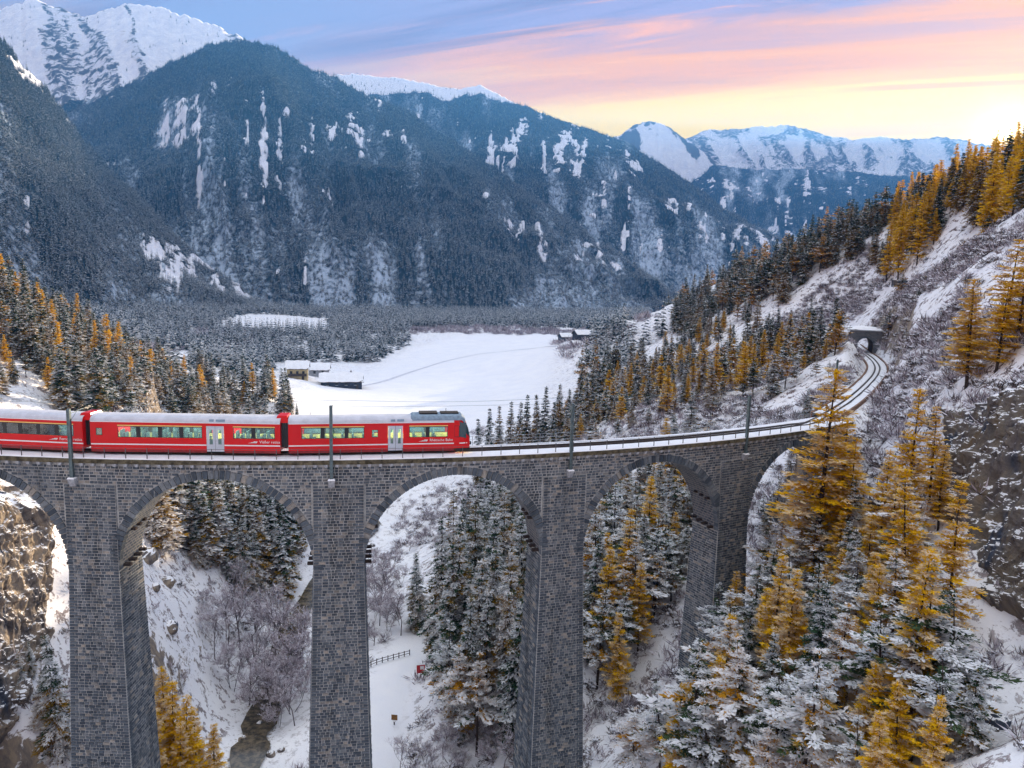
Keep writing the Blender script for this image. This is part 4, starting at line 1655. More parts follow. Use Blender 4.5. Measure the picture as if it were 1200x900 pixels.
for nm, x0, x1, po in (('wall', 0, 1.0, outer),):
    P = np.array([[(x0, y, z) for y, z in op], [(x0, y, z) for y, z in po], [(x1, y, z) for y, z in po]])
    mb = MB().grid(P, 0)
    w_ = mb.build('wall', MAT['masonry'], tun)
    uv_from(w_.data, lambda co: np.stack([co[:, 1]*.8, co[:, 2]*.8], -1))
for q in range(17):
    a0, a1 = math.pi*q/17+.02, math.pi*(q+1)/17-.02
    c = []
    for x_ in (-.12, .4):
        for a, r_ in ((a0, WOPEN-.02), (a1, WOPEN-.02), (a1, WOPEN+.6), (a0, WOPEN+.6)):
            c.append((x_, -r_*math.cos(a), 2.9+r_*math.sin(a)))
    o = MB().hexa(c).build('voussoir', MAT['stone'], tun)
    o.data.attributes.new('tone', 'FLOAT', 'POINT').data.foreach_set('value', [float(rng.uniform(.1, .6))]*8)
P = np.array([[(x_, y, z) for y, z in op] for x_ in (.02, 4, 8, 12)])
MB().grid(P, 0, True).build('vault', MAT['rock_grey'], tun, True)
MB().box((-.25, -5.6, 7.5), (1.2, 5.6, 7.85)).build('coping', MAT['corbel'], tun)
u_, v_ = np.meshgrid(np.linspace(-.3, 13.5, 24), np.linspace(-6.2, 6.2, 22))
zz3 = 7.86+.9*(1-(v_/6.2)**2)*sstep(-.3, 3, u_)+(fbm(u_/1.5, v_/1.5, oct=3, seed=4)-.5)*.7-3.5*np.clip(np.abs(v_)-5.2, 0, 1)**1.0*1.5
MB().grid(np.stack([u_, v_, zz3], -1), 0).build('snow_mound', MAT['snow'], tun, True)
# little wall and red box by the upper track

# ------------------------------------------------------------------ trees: models
class Spray:
    """leaf-sized faces with their own tone, snow and gold values"""
    def __init__(self, seed):
        self.r = np.random.default_rng(seed)
        self.q, self.a = [], []

    def leaf(self, p, d, n, l, w, tone, snow, gold):
        d = d/(np.linalg.norm(d)+1e-9)
        s = np.cross(d, n)
        s /= np.linalg.norm(s)+1e-9
        m = p+d*l*.45-np.array([0, 0, l*.04])
        self.q.append((p, m+s*w*.5, p+d*l, m-s*w*.5))
        self.a.append((tone, snow, gold))

    def pad(self, p, d, l, w, h):
        """a lump of snow lying on a bough"""
        d = d/(np.linalg.norm(d)+1e-9)
        s = np.cross(d, (0, 0, 1.))
        s /= np.linalg.norm(s)+1e-9
        u = np.array([0, 0, h])
        a, b, c, e = p-d*l*.5, p+s*w*.5, p+d*l*.5, p-s*w*.5
        t = p+u+d*l*.05
        for x, y in ((a, b), (b, c), (c, e), (e, a)):
            self.q.append((x, y, (y+t)/2+u*.25, (t+x)/2+u*.25))
            self.a.append((.5, 3.0, 0))
        self.q.append(((a+t)/2+u*.25, (b+t)/2+u*.25, (c+t)/2+u*.25, (e+t)/2+u*.25))
        self.a.append((.5, 3.0, 0))

    def mesh(self, name, mat):
        Q = np.array(self.q).reshape(-1, 3)
        n = len(self.q)
        me = bpy.data.meshes.new(name)
        me.vertices.add(n*4)
        me.vertices.foreach_set('co', Q.reshape(-1).astype(np.float32))
        me.loops.add(n*4)
        me.loops.foreach_set('vertex_index', np.arange(n*4, dtype=np.int32))
        me.polygons.add(n)
        me.polygons.foreach_set('loop_start', np.arange(0, n*4, 4, dtype=np.int32))
        me.update(calc_edges=True)
        A = np.repeat(np.array(self.a), 4, 0)
        for k, nm in enumerate(('tone', 'snow', 'gold')):
            me.attributes.new(nm, 'FLOAT', 'POINT').data.foreach_set('value', A[:, k].astype(np.float32))
        me.materials.append(mat)
        return me


def conifer(kind, seed, fine=1.0):
    """returns crown mesh, trunk mesh; unit height 18 m"""
    S = Spray(seed)
    r = S.r
    H = 18.0
    P = {'spruce': dict(lo=.06, R=3.5, lev=30, nb=7, droop=.34, mat='spruce', pads=.34, snow=.52),
         'pine': dict(lo=.30, R=3.9, lev=19, nb=6, droop=.14, mat='pine', pads=.6, snow=.64),
         'larch': dict(lo=.14, R=2.6, lev=28, nb=6, droop=.10, mat='larch', pads=.16, snow=.42)}[kind]
    lean = r.normal(0, .12, 2)
    ph = r.uniform(0, 9)

    def axis_pt(z):
        f = z/H
        return np.array([lean[0]*f*2+.12*math.sin(f*5+ph), lean[1]*f*2+.12*math.cos(f*4+ph), z])
    up = np.array([0, 0, 1.])
    for L in range(P['lev']):
        f = (L+r.uniform(-.3, .3))/(P['lev']-1)
        f = min(max(f, 0), 1)
        z = H*(P['lo']+(1-P['lo'])*f*.985)
        if kind == 'pine':
            prof = (.55+.45*math.sin(math.pi*min(1, f*1.15+.12)))*(1-f**3.2)
        elif kind == 'larch':
            prof = (1-f)**.72*(.72+.28*min(1, f*6))
        else:
            prof = (1-f)**.85*(.62+.38*min(1, f*5))
        if kind == 'larch' and r.random() < .06:
            continue
        nb = max(3, int(P['nb']*(.65+.5*prof)+.5))
        if kind == 'pine' and r.random() < .24:
            continue
        a0 = r.uniform(0, 7)
        goldlev = .5+.9*(fbm(np.array([z*.25]), np.array([seed*3.1]), oct=2, seed=seed)[0]-.5)-(.25*f)
        for b in range(nb):
            a = a0+2*math.pi*b/nb+r.normal(0, .28)
            ln = max(.30, P['R']*prof*(r.uniform(.62, 1.22) if kind != 'larch' else r.uniform(.4, 1.4)))
            if kind == 'pine':
                ln *= r.uniform(.45, 1.2)
            d = np.array([math.cos(a), math.sin(a), 0])
            o = axis_pt(z+r.normal(0, .12))
            el = {'spruce': -.12+.42*f, 'pine': .10+.25*f+r.normal(0, .12), 'larch': .05+.35*f+r.normal(0, .1)}[kind]
            bs = np.clip(r.normal(P['snow'], .26), 0, 1.1)
            bg = goldlev+r.normal(0, .18)
            k = max(3, int((2.2+ln*1.55)*fine))
            for j in range(k):
                t = .14+.86*(j+.5*r.random())/k
                p = o+d*ln*t+up*(ln*t*el-P['droop']*ln*t**1.7)
                ls = (1.05 if kind != 'larch' else .92)*(1-.45*t)*(.38+.24*ln)+.24
                ls /= fine**.9
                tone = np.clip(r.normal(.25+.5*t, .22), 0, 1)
                for sg in ((-1, 1) if fine < 1.2 else (-1, 1, -.5, .5)):
                    aa = a+sg*r.uniform(.55, 1.15)
                    dd = np.array([math.cos(aa), math.sin(aa), r.normal(-.18 if kind == 'spruce' else .05, .18)])
                    nn = up+np.array([r.normal(0, .35), r.normal(0, .35), 0])
                    q_ = p if fine < 1.2 else p+np.array([math.cos(aa), math.sin(aa), 0])*ls*r.uniform(0, 1.1)+np.array([0, 0, r.normal(0, .06)])
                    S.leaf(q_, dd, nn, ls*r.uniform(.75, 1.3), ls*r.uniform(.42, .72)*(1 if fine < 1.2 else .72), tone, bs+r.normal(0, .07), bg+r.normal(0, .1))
                if kind in ('larch', 'pine') or r.random() < .6:
                    # tufts standing across the bough
                    dd = np.array([r.normal(0, .6), r.normal(0, .6), r.uniform(-.9, .6 if kind != 'spruce' else -.1)])
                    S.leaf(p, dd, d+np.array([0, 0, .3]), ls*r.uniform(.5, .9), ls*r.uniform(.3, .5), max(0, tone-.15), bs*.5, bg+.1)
            tip = o+d*ln*.98+up*(ln*el-P['droop']*ln)
            S.leaf(tip-d*.25, d+up*.1, up, .25+.22*ln, .16+.1*ln, .8, bs, bg)
            if r.random() < P['pads']*min(1, ln/1.2):
                t = r.uniform(.45, .9)
                p = o+d*ln*t+up*(ln*t*el-P['droop']*ln*t**1.7+.05)
                S.pad(p, d+np.array([r.normal(0, .3), r.normal(0, .3), -.2]), ln*r.uniform(.2, .4), ln*r.uniform(.09, .18)+.1, .08+.03*ln)
    for q in range(3):
        S.leaf(axis_pt(H*.955), up+np.array([r.normal(0, .1), r.normal(0, .1), 0]), np.array([math.cos(q*2.1), math.sin(q*2.1), 0]), .95, .16, .7, .4, .4)
    crown = S.mesh('crown', MAT[P['mat']])
    tm = MB()
    tr = {'spruce': .21, 'pine': .20, 'larch': .19}[kind]
    tm.tube([axis_pt(z)-np.array([0, 0, .8 if z == 0 else 0]) for z in (0, 1.2, 5, 10, 14, 17.2)], [tr*1.35, tr, tr*.86, tr*.6, tr*.34, tr*.1], 7)
    nd = 14 if kind != 'spruce' else 6
    for q in range(nd):
        z = r.uniform(.12, .9)*H
        a = r.uniform(0, 7)
        ln = r.uniform(.6, 1.8)*(1-z/H)+.4
        o = axis_pt(z)
        tm.tube([o, o+np.array([math.cos(a)*ln*.6, math.sin(a)*ln*.6, ln*.05]), o+np.array([math.cos(a)*ln, math.sin(a)*ln, ln*.22])], [.05, .03, .01], 4, cap=False)
    return crown, tm.mesh('trunk', MAT['bark'])


t = NT('frosted_twigs')
n = t.noise(.9, 4, .6, t.obj())
c = t.mix(t.rng(t.attr('tone'), .1, .9), (.085, .065, .07), (.50, .44, .48))
c = t.mix(t.math('MULTIPLY', t.rng(t.nz(), .1, .6), t.rng(n, .35, .6)), c, (.74, .72, .78))
MAT['twig'] = t.done(c, .9, .1)
t = NT('bare_bark')
MAT['bare_bark'] = t.done(t.mix(t.rng(t.noise(1.5, 5, .7, t.obj(1, 1, .3)), .35, .65), (.06, .048, .05), (.22, .19, .20)), .9, .1)


def bare_tree(seed, H=11.0, spread=.5, stems=1):
    r = np.random.default_rng(seed)
    tm = MB()
    S = Spray(seed+1)

    def grow(p, d, l, rad, depth):
        d = d/np.linalg.norm(d)
        m = p+d*l*.5+r.normal(0, .05*l, 3)
        e = p+d*l+r.normal(0, .06*l, 3)
        if depth <= 2:
            tm.tube([p, m, e], [rad, rad*.8, rad*.6], 5 if depth == 0 else 4, cap=False)
        else:
            S.leaf(p, e-p, r.normal(0, 1, 3), l, .07+.03*l, r.uniform(.2, .8), 0, 0)
        if depth >= 4:
            for q in range(3):
                dd = d+r.normal(0, .45, 3)
                dd[2] += .15
                S.leaf(m+(e-m)*r.random(), dd, r.normal(0, 1, 3), l*r.uniform(.7, 1.2), .055, r.uniform(.5, 1), 0, 0)
            return
        nb = {0: 7, 1: 5, 2: 4, 3: 4}[depth]
        for q in range(nb):
            t_ = r.uniform(.35, 1) if depth else r.uniform(.28, 1)
            b = p+(e-p)*t_
            dd = d*1.0+r.normal(0, spread, 3)
            dd[2] = abs(dd[2])*.8+.25
            grow(b, dd, l*r.uniform(.38, .62)*(1.15-.4*t_ if depth == 0 else 1), rad*.45, depth+1)
    for q in range(stems):
        grow(np.array([r.normal(0, .25*(stems > 1)), r.normal(0, .25*(stems > 1)), -.3]), np.array([r.normal(0, .10*stems), r.normal(0, .10*stems), 1.0]), H*.72*r.uniform(.8, 1.1), .13 if stems == 1 else .07, 0)
    return S.mesh('crown', MAT['twig']), tm.mesh('trunk', MAT['bare_bark'])


def shrub_mesh(seed, snowy):
    S = Spray(seed)
    r = S.r
    for q in range(64):
        a = r.uniform(0, 7)
        el = r.uniform(.1, 1.4)
        d = np.array([math.cos(a)*math.cos(el), math.sin(a)*math.cos(el), math.sin(el)])
        p = d*r.uniform(0, .35)+np.array([r.normal(0, .25), r.normal(0, .25), -.08])
        S.leaf(p, d, r.normal(0, 1, 3), r.uniform(.4, .95), r.uniform(.035, .09), r.uniform(.1, 1), 0, 0)
    if snowy:
        for q in range(9):
            a = r.uniform(0, 7)
            p = np.array([math.cos(a)*r.uniform(0, .6), math.sin(a)*r.uniform(0, .6), r.uniform(.15, .6)])
            S.pad(p, r.normal(0, 1, 3)*np.array([1, 1, .3]), r.uniform(.3, .6), r.uniform(.2, .35), .12)
    return S.mesh('shrub', MAT['twig_snow'] if snowy else MAT['twig'])


t = NT('snowy_brush')
c = t.mix(t.attr('tone'), (.03, .03, .032), (.16, .12, .11))
c = t.mix(t.rng(t.attr('snow'), .5, 1.0), c, (.78, .78, .83))
MAT['twig_snow'] = t.done(c, .9, .1)


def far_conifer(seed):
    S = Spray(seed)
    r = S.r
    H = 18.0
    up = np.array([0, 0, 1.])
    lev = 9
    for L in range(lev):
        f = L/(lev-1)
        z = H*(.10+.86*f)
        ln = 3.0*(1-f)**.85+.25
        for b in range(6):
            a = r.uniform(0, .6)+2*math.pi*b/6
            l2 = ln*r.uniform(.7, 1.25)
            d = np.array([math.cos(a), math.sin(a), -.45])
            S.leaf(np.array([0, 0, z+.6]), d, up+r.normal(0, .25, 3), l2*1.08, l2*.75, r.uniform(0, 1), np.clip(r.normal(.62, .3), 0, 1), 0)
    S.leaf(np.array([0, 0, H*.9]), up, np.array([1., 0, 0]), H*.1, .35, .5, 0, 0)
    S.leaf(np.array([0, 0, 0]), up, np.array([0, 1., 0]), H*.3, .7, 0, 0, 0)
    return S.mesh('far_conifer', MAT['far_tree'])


MODEL = {'S': [conifer('spruce', 100+k) for k in range(5)], 'P': [conifer('pine', 200+k) for k in range(4)], 'L': [conifer('larch', 300+k) for k in range(4)],
         'B': [bare_tree(400+k) for k in range(3)]+[bare_tree(420+k, 9, .42, 3) for k in range(2)]}
NEAR = {'S': [conifer('spruce', 130+k, 2.1) for k in range(4)], 'P': [conifer('pine', 230+k, 2.3) for k in range(4)], 'L': [conifer('larch', 330+k, 1.9) for k in range(4)], 'B': MODEL['B']}
PROTO_H = {'S': 18.0, 'P': 18.0, 'L': 18.0, 'B': 11.5}
NAME = {'S': 'spruce_tree', 'P': 'pine_tree', 'L': 'larch_tree', 'B': 'bare_tree'}
COUNT = {'S': 0, 'P': 0, 'L': 0, 'B': 0}
TREES = []            # x, y, height


def plant(kind, x, y, h, label, group, width=1.0):
    M_ = NEAR if math.hypot(x-CAM[0], y-CAM[1]) < 165 else MODEL
    k = int(rng.integers(len(M_[kind])))
    crown, trunk = M_[kind][k]
    s = h/PROTO_H[kind]
    root = empty(NAME[kind], (x, y, gz1(x, y)-.15), rng.uniform(0, 6.28))
    ws = s*width*(18/max(h, 8))**.22
    root.scale = (ws, ws, s)
    root.rotation_euler = (rng.normal(0, .025), rng.normal(0, .025), rng.uniform(0, 6.28))
    put(bpy.data.objects.new('crown', crown), root)
    put(bpy.data.objects.new('trunk', trunk), root)
    tag(root, label, {'S': 'spruce', 'P': 'pine', 'L': 'larch', 'B': 'bare tree'}[kind], group)
    COUNT[kind] += 1
    TREES.append((x, y, h))
    return root


GRP = {'S': 'spruces', 'P': 'pines', 'L': 'larches', 'B': 'bare trees'}
HQ = {'S': (9, 15), 'P': (8, 13), 'L': (9, 15), 'B': (7, 11)}
LOOK = {'S': 'dark snow dusted spruce', 'P': 'loose snowy pine', 'L': 'golden autumn larch', 'B': 'leafless frosted tree'}


_cliff = at(1150, 600, 62)


def spot(x, y, n):
    """what stands close by, where something does"""
    if math.hypot(x-_cliff[0], y-_cliff[1]) < 13:
        return ' by the cliff'
    for s_ in PIER_S[3:]:
        q = V(s_, 2.5, 0)
        if math.hypot(x-q[0], y-q[1]) < 12:
            return ' by a pier'
    if float(seg_dist(np.array([x]), np.array([y]), _river)[0][0]) < 9:
        return ' by the river'
    if float(seg_dist(np.array([x]), np.array([y]), _path)[0][0]) < 10:
        return ' by the path'
    if float(seg_dist(np.array([x]), np.array([y]), TRACK)[0][0]) < 11:
        return ' by the track'
    return ''


def trees_at(kind, items, where, hmin=5, hmax=27, width=1.0):
    """items: (picture x of the stem, picture y of the tip, depth): the height follows from the ground under it"""
    for it in items:
        px, top, d = it[:3]
        P = at(px, top, d)
        g = gz1(P[0], P[1])
        h = P[2]-g
        h = min(max(h, hmin), hmax)
        size = '' if len(items) == 1 else ('tall ' if h > HQ[kind][1] else 'short ' if h < HQ[kind][0] else '')
        wh = where+spot(P[0], P[1], len(items)) if len(items) > 6 else where
        plant(kind, P[0], P[1], h, size+LOOK[kind]+' '+wh, GRP[kind]+' '+where, width)


W = 'on the slope before the last arch'
trees_at('L', [(968, 432, 80)], 'standing tallest before the end of the viaduct', 5, 27, 1.45)
trees_at('L', [(996, 488, 84)], 'just behind the tallest larch at the viaduct end', 5, 24, 1.3)
trees_at('L', [(1003, 512, 80), (1080, 455, 70), (1102, 475, 74), (1075, 548, 62), (1052, 545, 68), (1040, 525, 75), (1022, 600, 70), (985, 640, 70), (1062, 800, 47), (1085, 640, 50), (1040, 835, 45), (1000, 720, 60), (1128, 562, 59), (938, 700, 66), (1110, 520, 70), (968, 660, 72), (1100, 830, 43), (1075, 720, 52), (1018, 770, 52), (842, 770, 65), (990, 600, 76), (900, 690, 74), (870, 800, 62), (800, 800, 68)], W, 6, 24)
trees_at('P', [(950, 755, 53), (880, 745, 61), (915, 775, 57), (820, 745, 66), (855, 725, 69), (990, 705, 58), (1040, 705, 54), (1012, 650, 64), (1060, 640, 60), (930, 640, 75), (905, 615, 86), (960, 600, 79), (985, 560, 84), (1092, 655, 51), (1132, 690, 50), (780, 800, 72), (745, 830, 76), (835, 810, 62), (905, 840, 55), (1010, 840, 49), (860, 690, 76), (890, 660, 80), (1120, 760, 46), (840, 860, 62)], W, 6, 20, 1.1)
trees_at('S', [(945, 590, 82), (910, 640, 80), (1000, 610, 72), (960, 690, 66), (880, 700, 72), (1005, 560, 78), (865, 780, 62), (1150, 780, 45), (1110, 690, 52)], W, 6, 18)
W = 'behind the third full arch'
trees_at('L', [(737, 598, 112), (716, 640, 108), (760, 560, 122), (790, 590, 124), (728, 720, 100), (752, 660, 106)], W, 6, 24)
trees_at('P', [(700, 585, 118), (722, 560, 126), (745, 625, 108), (770, 640, 110), (780, 600, 118), (800, 620, 120), (705, 690, 104), (730, 690, 104), (765, 575, 128), (790, 640, 112), (812, 590, 128), (748, 580, 120), (772, 610, 112)], W, 6, 22, 1.1)
trees_at('S', [(708, 620, 112), (756, 600, 116), (795, 570, 130), (715, 575, 130), (738, 560, 132), (695, 640, 110)], W, 6, 22)
W = 'behind the viaduct near its far end'
trees_at('S', [(912, 560, 112), (925, 575, 115), (938, 590, 112), (900, 600, 112)], W, 6, 18)
trees_at('P', [(895, 590, 114), (930, 610, 108), (915, 640, 106)], W, 6, 16)
W = 'in the stand beside the snowy path'
trees_at('S', [(540, 582, 120), (560, 556, 135), (576, 600, 118), (596, 575, 126), (531, 640, 113), (556, 655, 108), (580, 640, 112), (602, 640, 106), (520, 600, 132), (592, 690, 104), (548, 700, 104), (612, 600, 120), (570, 690, 104), (530, 570, 150), (585, 565, 145), (610, 700, 100), (545, 620, 115)], W, 6, 27, .95)
trees_at('P', [(560, 760, 101), (540, 745, 103), (528, 690, 108), (610, 660, 104)], W, 5, 16)
trees_at('S', [(490, 648, 150)], 'standing alone beside the snowy path', 6, 24)
W = 'in the dark stand under an arch'
trees_at('S', [(180, 572, 152), (200, 578, 150), (220, 566, 160), (240, 582, 155), (265, 572, 166), (290, 566, 166), (302, 578, 162), (316, 585, 166), (335, 592, 172), (330, 612, 166), (280, 602, 156), (206, 600, 146), (252, 560, 175), (310, 560, 180), (345, 570, 185), (230, 610, 148), (190, 620, 145), (296, 620, 160), (270, 620, 155)], W, 6, 24)
trees_at('S', [(340, 700, 140)], 'standing alone among frosted bare trees', 5, 12)
trees_at('L', [(170, 790, 98), (190, 782, 100), (200, 800, 98), (216, 812, 98), (230, 832, 100), (250, 848, 102), (160, 822, 95), (180, 830, 94), (208, 850, 95)], 'at the foot of the second arch', 5, 20)
trees_at('S', [(62, 740, 84), (45, 785, 86), (22, 795, 88), (35, 765, 90), (158, 770, 100), (165, 740, 108), (150, 790, 98)], 'at the foot of the tan cliff', 5, 20, .8)
W = 'on the gorge floor under the arches'
trees_at('B', [(250, 720, 132), (265, 700, 138), (280, 692, 140), (300, 702, 138), (320, 722, 134), (335, 692, 142), (350, 722, 132), (290, 742, 128), (310, 762, 125), (340, 762, 126), (325, 800, 122), (275, 662, 152), (300, 680, 148), (355, 690, 140), (330, 740, 130), (345, 800, 122), (270, 740, 130), (315, 690, 150), (240, 690, 140), (430, 652, 168), (440, 662, 162), (452, 657, 160), (462, 672, 158), (434, 692, 150), (470, 662, 175), (455, 702, 150), (480, 622, 200), (500, 592, 222), (472, 592, 226), (520, 582, 232), (445, 690, 152), (425, 722, 142), (438, 720, 142), (448, 640, 180), (500, 620, 205), (515, 620, 200), (428, 680, 155), (470, 700, 148), (460, 640, 185), (505, 600, 215), (520, 610, 210)], W, 5, 15)
trees_at('B', [(560, 800, 103), (580, 830, 100), (540, 820, 104), (600, 800, 102), (520, 850, 103), (590, 860, 98), (470, 870, 102), (500, 860, 103), (545, 870, 100)], 'beside the snowy path', 2.5, 6)
W = 'on the left hillside above the train'
trees_at('L', [(40, 330, 205), (60, 350, 202), (110, 375, 206), (122, 368, 210), (135, 376, 208), (18, 318, 205), (172, 416, 208), (180, 412, 214), (50, 340, 212), (5, 420, 160), (12, 440, 152), (85, 372, 206), (28, 345, 196)], W, 7, 24)
trees_at('P', [(5, 300, 202), (25, 402, 166), (70, 362, 205), (100, 380, 203), (45, 420, 168), (30, 440, 158)], W, 6, 24, 1.1)
trees_at('S', [(30, 302, 212), (75, 356, 208), (95, 366, 206), (150, 400, 206), (10, 382, 172), (45, 392, 176), (15, 432, 152), (82, 402, 192), (130, 412, 190), (192, 426, 216), (60, 400, 186), (110, 410, 196), (145, 420, 194), (5, 340, 192), (55, 370, 196), (35, 370, 188), (160, 428, 204), (20, 360, 190), (100, 420, 182), (120, 430, 180), (75, 430, 172), (205, 418, 226)], W, 6, 22)
W = 'in the wood behind the train roof'
trees_at('S', [(195, 421, 226), (210, 436, 216), (225, 431, 232), (240, 446, 222), (256, 451, 216), (270, 431, 242), (285, 426, 246), (300, 431, 242), (315, 426, 252), (328, 426, 258), (290, 456, 222), (310, 461, 226), (330, 462, 242), (245, 425, 250), (262, 440, 232), (275, 452, 222), (300, 446, 232), (322, 445, 240), (218, 450, 208), (232, 458, 208), (200, 445, 208), (180, 440, 208), (338, 445, 262), (335, 430, 270), (255, 420, 262), (285, 415, 270), (310, 415, 275), (230, 415, 260), (182, 455, 192), (172, 460, 186)], W, 6, 22)
trees_at('S', [(497, 455, 266)], 'standing alone on the near edge of the white meadow', 5, 12, .7)
trees_at('S', [(348, 472, 268), (364, 482, 266), (437, 480, 266)], 'as a small tree showing above the train roof', 2.5, 8, .8)
W = 'at the right edge of the meadow'
trees_at('S', [(575, 466, 240), (586, 455, 238), (600, 461, 236), (619, 449, 232), (640, 451, 228), (630, 461, 230), (655, 449, 226), (563, 480, 232), (609, 470, 228), (648, 470, 222), (668, 455, 224)], W, 8, 22, .85)
trees_at('P', [(690, 394, 310), (700, 392, 320), (714, 400, 320), (682, 405, 290), (724, 395, 320), (708, 415, 290)], W, 8, 24, .8)
W = 'on the wooded bank beyond the open track'
trees_at('S', [(680, 430, 250), (690, 441, 232), (710, 451, 226), (730, 431, 226), (750, 421, 232), (770, 411, 238), (745, 451, 206), (790, 431, 222), (705, 425, 255), (720, 440, 240), (760, 440, 215), (775, 430, 225), (735, 460, 205), (700, 465, 215), (680, 465, 218), (720, 470, 202), (760, 465, 195), (780, 455, 200), (665, 480, 212), (650, 490, 212), (800, 420, 235), (785, 400, 255), (740, 405, 262), (715, 410, 275), (760, 395, 270), (695, 480, 200), (740, 482, 188), (775, 480, 184), (800, 470, 184), (812, 410, 250)], W, 7, 24)
trees_at('L', [(820, 437, 192), (838, 430, 190), (806, 452, 196), (850, 442, 192), (830, 470, 176), (858, 425, 200), (862, 455, 180), (790, 465, 192), (740, 425, 245)], W, 6, 17)
trees_at('P', [(815, 470, 178), (845, 470, 174), (870, 470, 168), (790, 485, 178), (760, 490, 182), (725, 490, 188), (880, 450, 178), (900, 460, 168), (700, 495, 192), (835, 490, 168), (770, 450, 205)], W, 5, 15, 1.1)
W = 'on the slope between the track and the tunnel'
trees_at('P', [(1060, 300, 200), (1085, 330, 165), (1045, 350, 190), (1110, 300, 160), (1130, 350, 125), (1075, 370, 150), (1100, 390, 125), (1060, 410, 135), (1130, 280, 165), (1160, 250, 150)], 'on the bright hillside above the tunnel', 2.5, 7, 1.2)
trees_at('L', [(935, 392, 202), (958, 388, 206), (985, 400, 202), (950, 420, 176), (885, 402, 196), (965, 430, 165), (940, 440, 165), (975, 405, 195), (925, 410, 185), (970, 385, 212), (900, 420, 182), (912, 390, 208), (945, 400, 190)], W, 5, 15)
trees_at('P', [(920, 402, 200), (905, 430, 178), (930, 450, 162), (955, 455, 155), (980, 425, 178), (915, 455, 165), (890, 440, 178), (970, 455, 150), (990, 415, 190)], W, 4, 13, 1.1)
trees_at('S', [(890, 345, 272), (880, 360, 266), (900, 366, 266), (862, 380, 262), (872, 395, 245), (890, 380, 250), (952, 350, 275), (915, 360, 265), (850, 400, 240)], W, 6, 22)
W = 'on the upper hillside below the sun'
trees_at('L', [(1060, 246, 232), (1075, 226, 232), (1090, 212, 236), (1105, 206, 236), (1120, 206, 232), (1068, 235, 238), (1098, 220, 228), (1112, 215, 226), (960, 276, 332), (966, 282, 330), (1082, 238, 224), (1045, 262, 240), (1130, 200, 225), (1142, 190, 220), (1155, 172, 205), (1172, 166, 195), (1190, 170, 188), (1165, 185, 190), (1185, 185, 180), (1200, 172, 180)], W, 8, 25)
trees_at('B', [(978, 268, 318), (988, 264, 315), (998, 262, 312), (1008, 266, 308), (1018, 270, 300)], 'in the pale row on the upper hillside', 7, 18)
trees_at('S', [(1030, 262, 270), (1040, 268, 262), (1048, 276, 255), (1036, 280, 255), (1024, 275, 275)], W, 7, 18)
trees_at('L', [(1152, 288, 84), (1192, 272, 86), (1205, 292, 80), (1178, 330, 80), (1140, 340, 92)], 'on the bright rocky slope above the cliff', 4, 13, 1.35)

# dark wood along the ridge line, tips against the far valley
W = 'in the dark row along the ridge'
ridge_px = [(790, 362), (800, 362), (850, 332), (900, 300), (950, 288), (1000, 273), (1050, 252), (1100, 238), (1150, 230), (1200, 224)]
rp = np.array(ridge_px, float)
got = 0
tries = 0
while got < 70 and tries < 900:
    tries += 1
    px = rng.uniform(792, 1150)
    py = np.interp(px, rp[:, 0], rp[:, 1])+rng.uniform(-4, 34)*(1 if px < 1020 else .45)
    P, d = hit(px, py, 120, 700)
    if d > 690 or any((P[0]-a)**2+(P[1]-b)**2 < 9 for a, b, _ in TREES[-120:]):
        continue
    plant('S', P[0], P[1], rng.uniform(10, 18), LOOK['S']+' '+W, 'spruces '+W)
    got += 1


# ------------------------------------------------------------------ stuff: woods and brush nobody could count
def scatter(name, label, cat, pts, scl, protos, seed=0):
    r = np.random.default_rng(seed)
    n = len(pts)
    me = bpy.data.meshes.new(name)
    me.vertices.add(n)
    me.vertices.foreach_set('co', np.asarray(pts, np.float32).reshape(-1))
    rot = np.stack([np.zeros(n), np.zeros(n), r.uniform(0, 6.28, n)], -1)
    me.attributes.new('rot', 'FLOAT_VECTOR', 'POINT').data.foreach_set('vector', rot.reshape(-1).astype(np.float32))
    me.attributes.new('scl', 'FLOAT_VECTOR', 'POINT').data.foreach_set('vector', np.asarray(scl, np.float32).reshape(-1))
    me.attributes.new('pick', 'INT', 'POINT').data.foreach_set('value', r.integers(0, len(protos), n).astype(np.int32))
    o = put(bpy.data.objects.new(name, me))
    ng = bpy.data.node_groups.new(name+'_scatter', 'GeometryNodeTree')
    ng.interface.new_socket('Geometry', in_out='INPUT', socket_type='NodeSocketGeometry')
    ng.interface.new_socket('Geometry', in_out='OUTPUT', socket_type='NodeSocketGeometry')
    N, Lk = ng.nodes, ng.links
    gi, go = N.new('NodeGroupInput'), N.new('NodeGroupOutput')
    jn = N.new('GeometryNodeGeometryToInstance')
    for m in reversed(protos):
        oi = N.new('GeometryNodeObjectInfo')
        oi.inputs['Object'].default_value = m
        Lk.new(oi.outputs['Geometry'], jn.inputs[0])
    ip = N.new('GeometryNodeInstanceOnPoints')
    Lk.new(gi.outputs[0], ip.inputs['Points'])
    Lk.new(jn.outputs[0], ip.inputs['Instance'])
    ip.inputs['Pick Instance'].default_value = True
    for nm, typ, sock in (('rot', 'FLOAT_VECTOR', 'Rotation'), ('scl', 'FLOAT_VECTOR', 'Scale'), ('pick', 'INT', 'Instance Index')):
        a = N.new('GeometryNodeInputNamedAttribute')
        a.data_type = typ
        a.inputs['Name'].default_value = nm
        Lk.new(a.outputs[0], ip.inputs[sock])
    Lk.new(ip.outputs[0], go.inputs[0])
    md = o.modifiers.new('scatter', 'NODES')
    md.node_group = ng
    tag(o, label, cat, kind='stuff')
    return o


def proto(me):
    return bpy.data.objects.new(me.name, me)


FAR = [proto(far_conifer(500+k)) for k in range(4)]
r_ = np.random.default_rng(99)


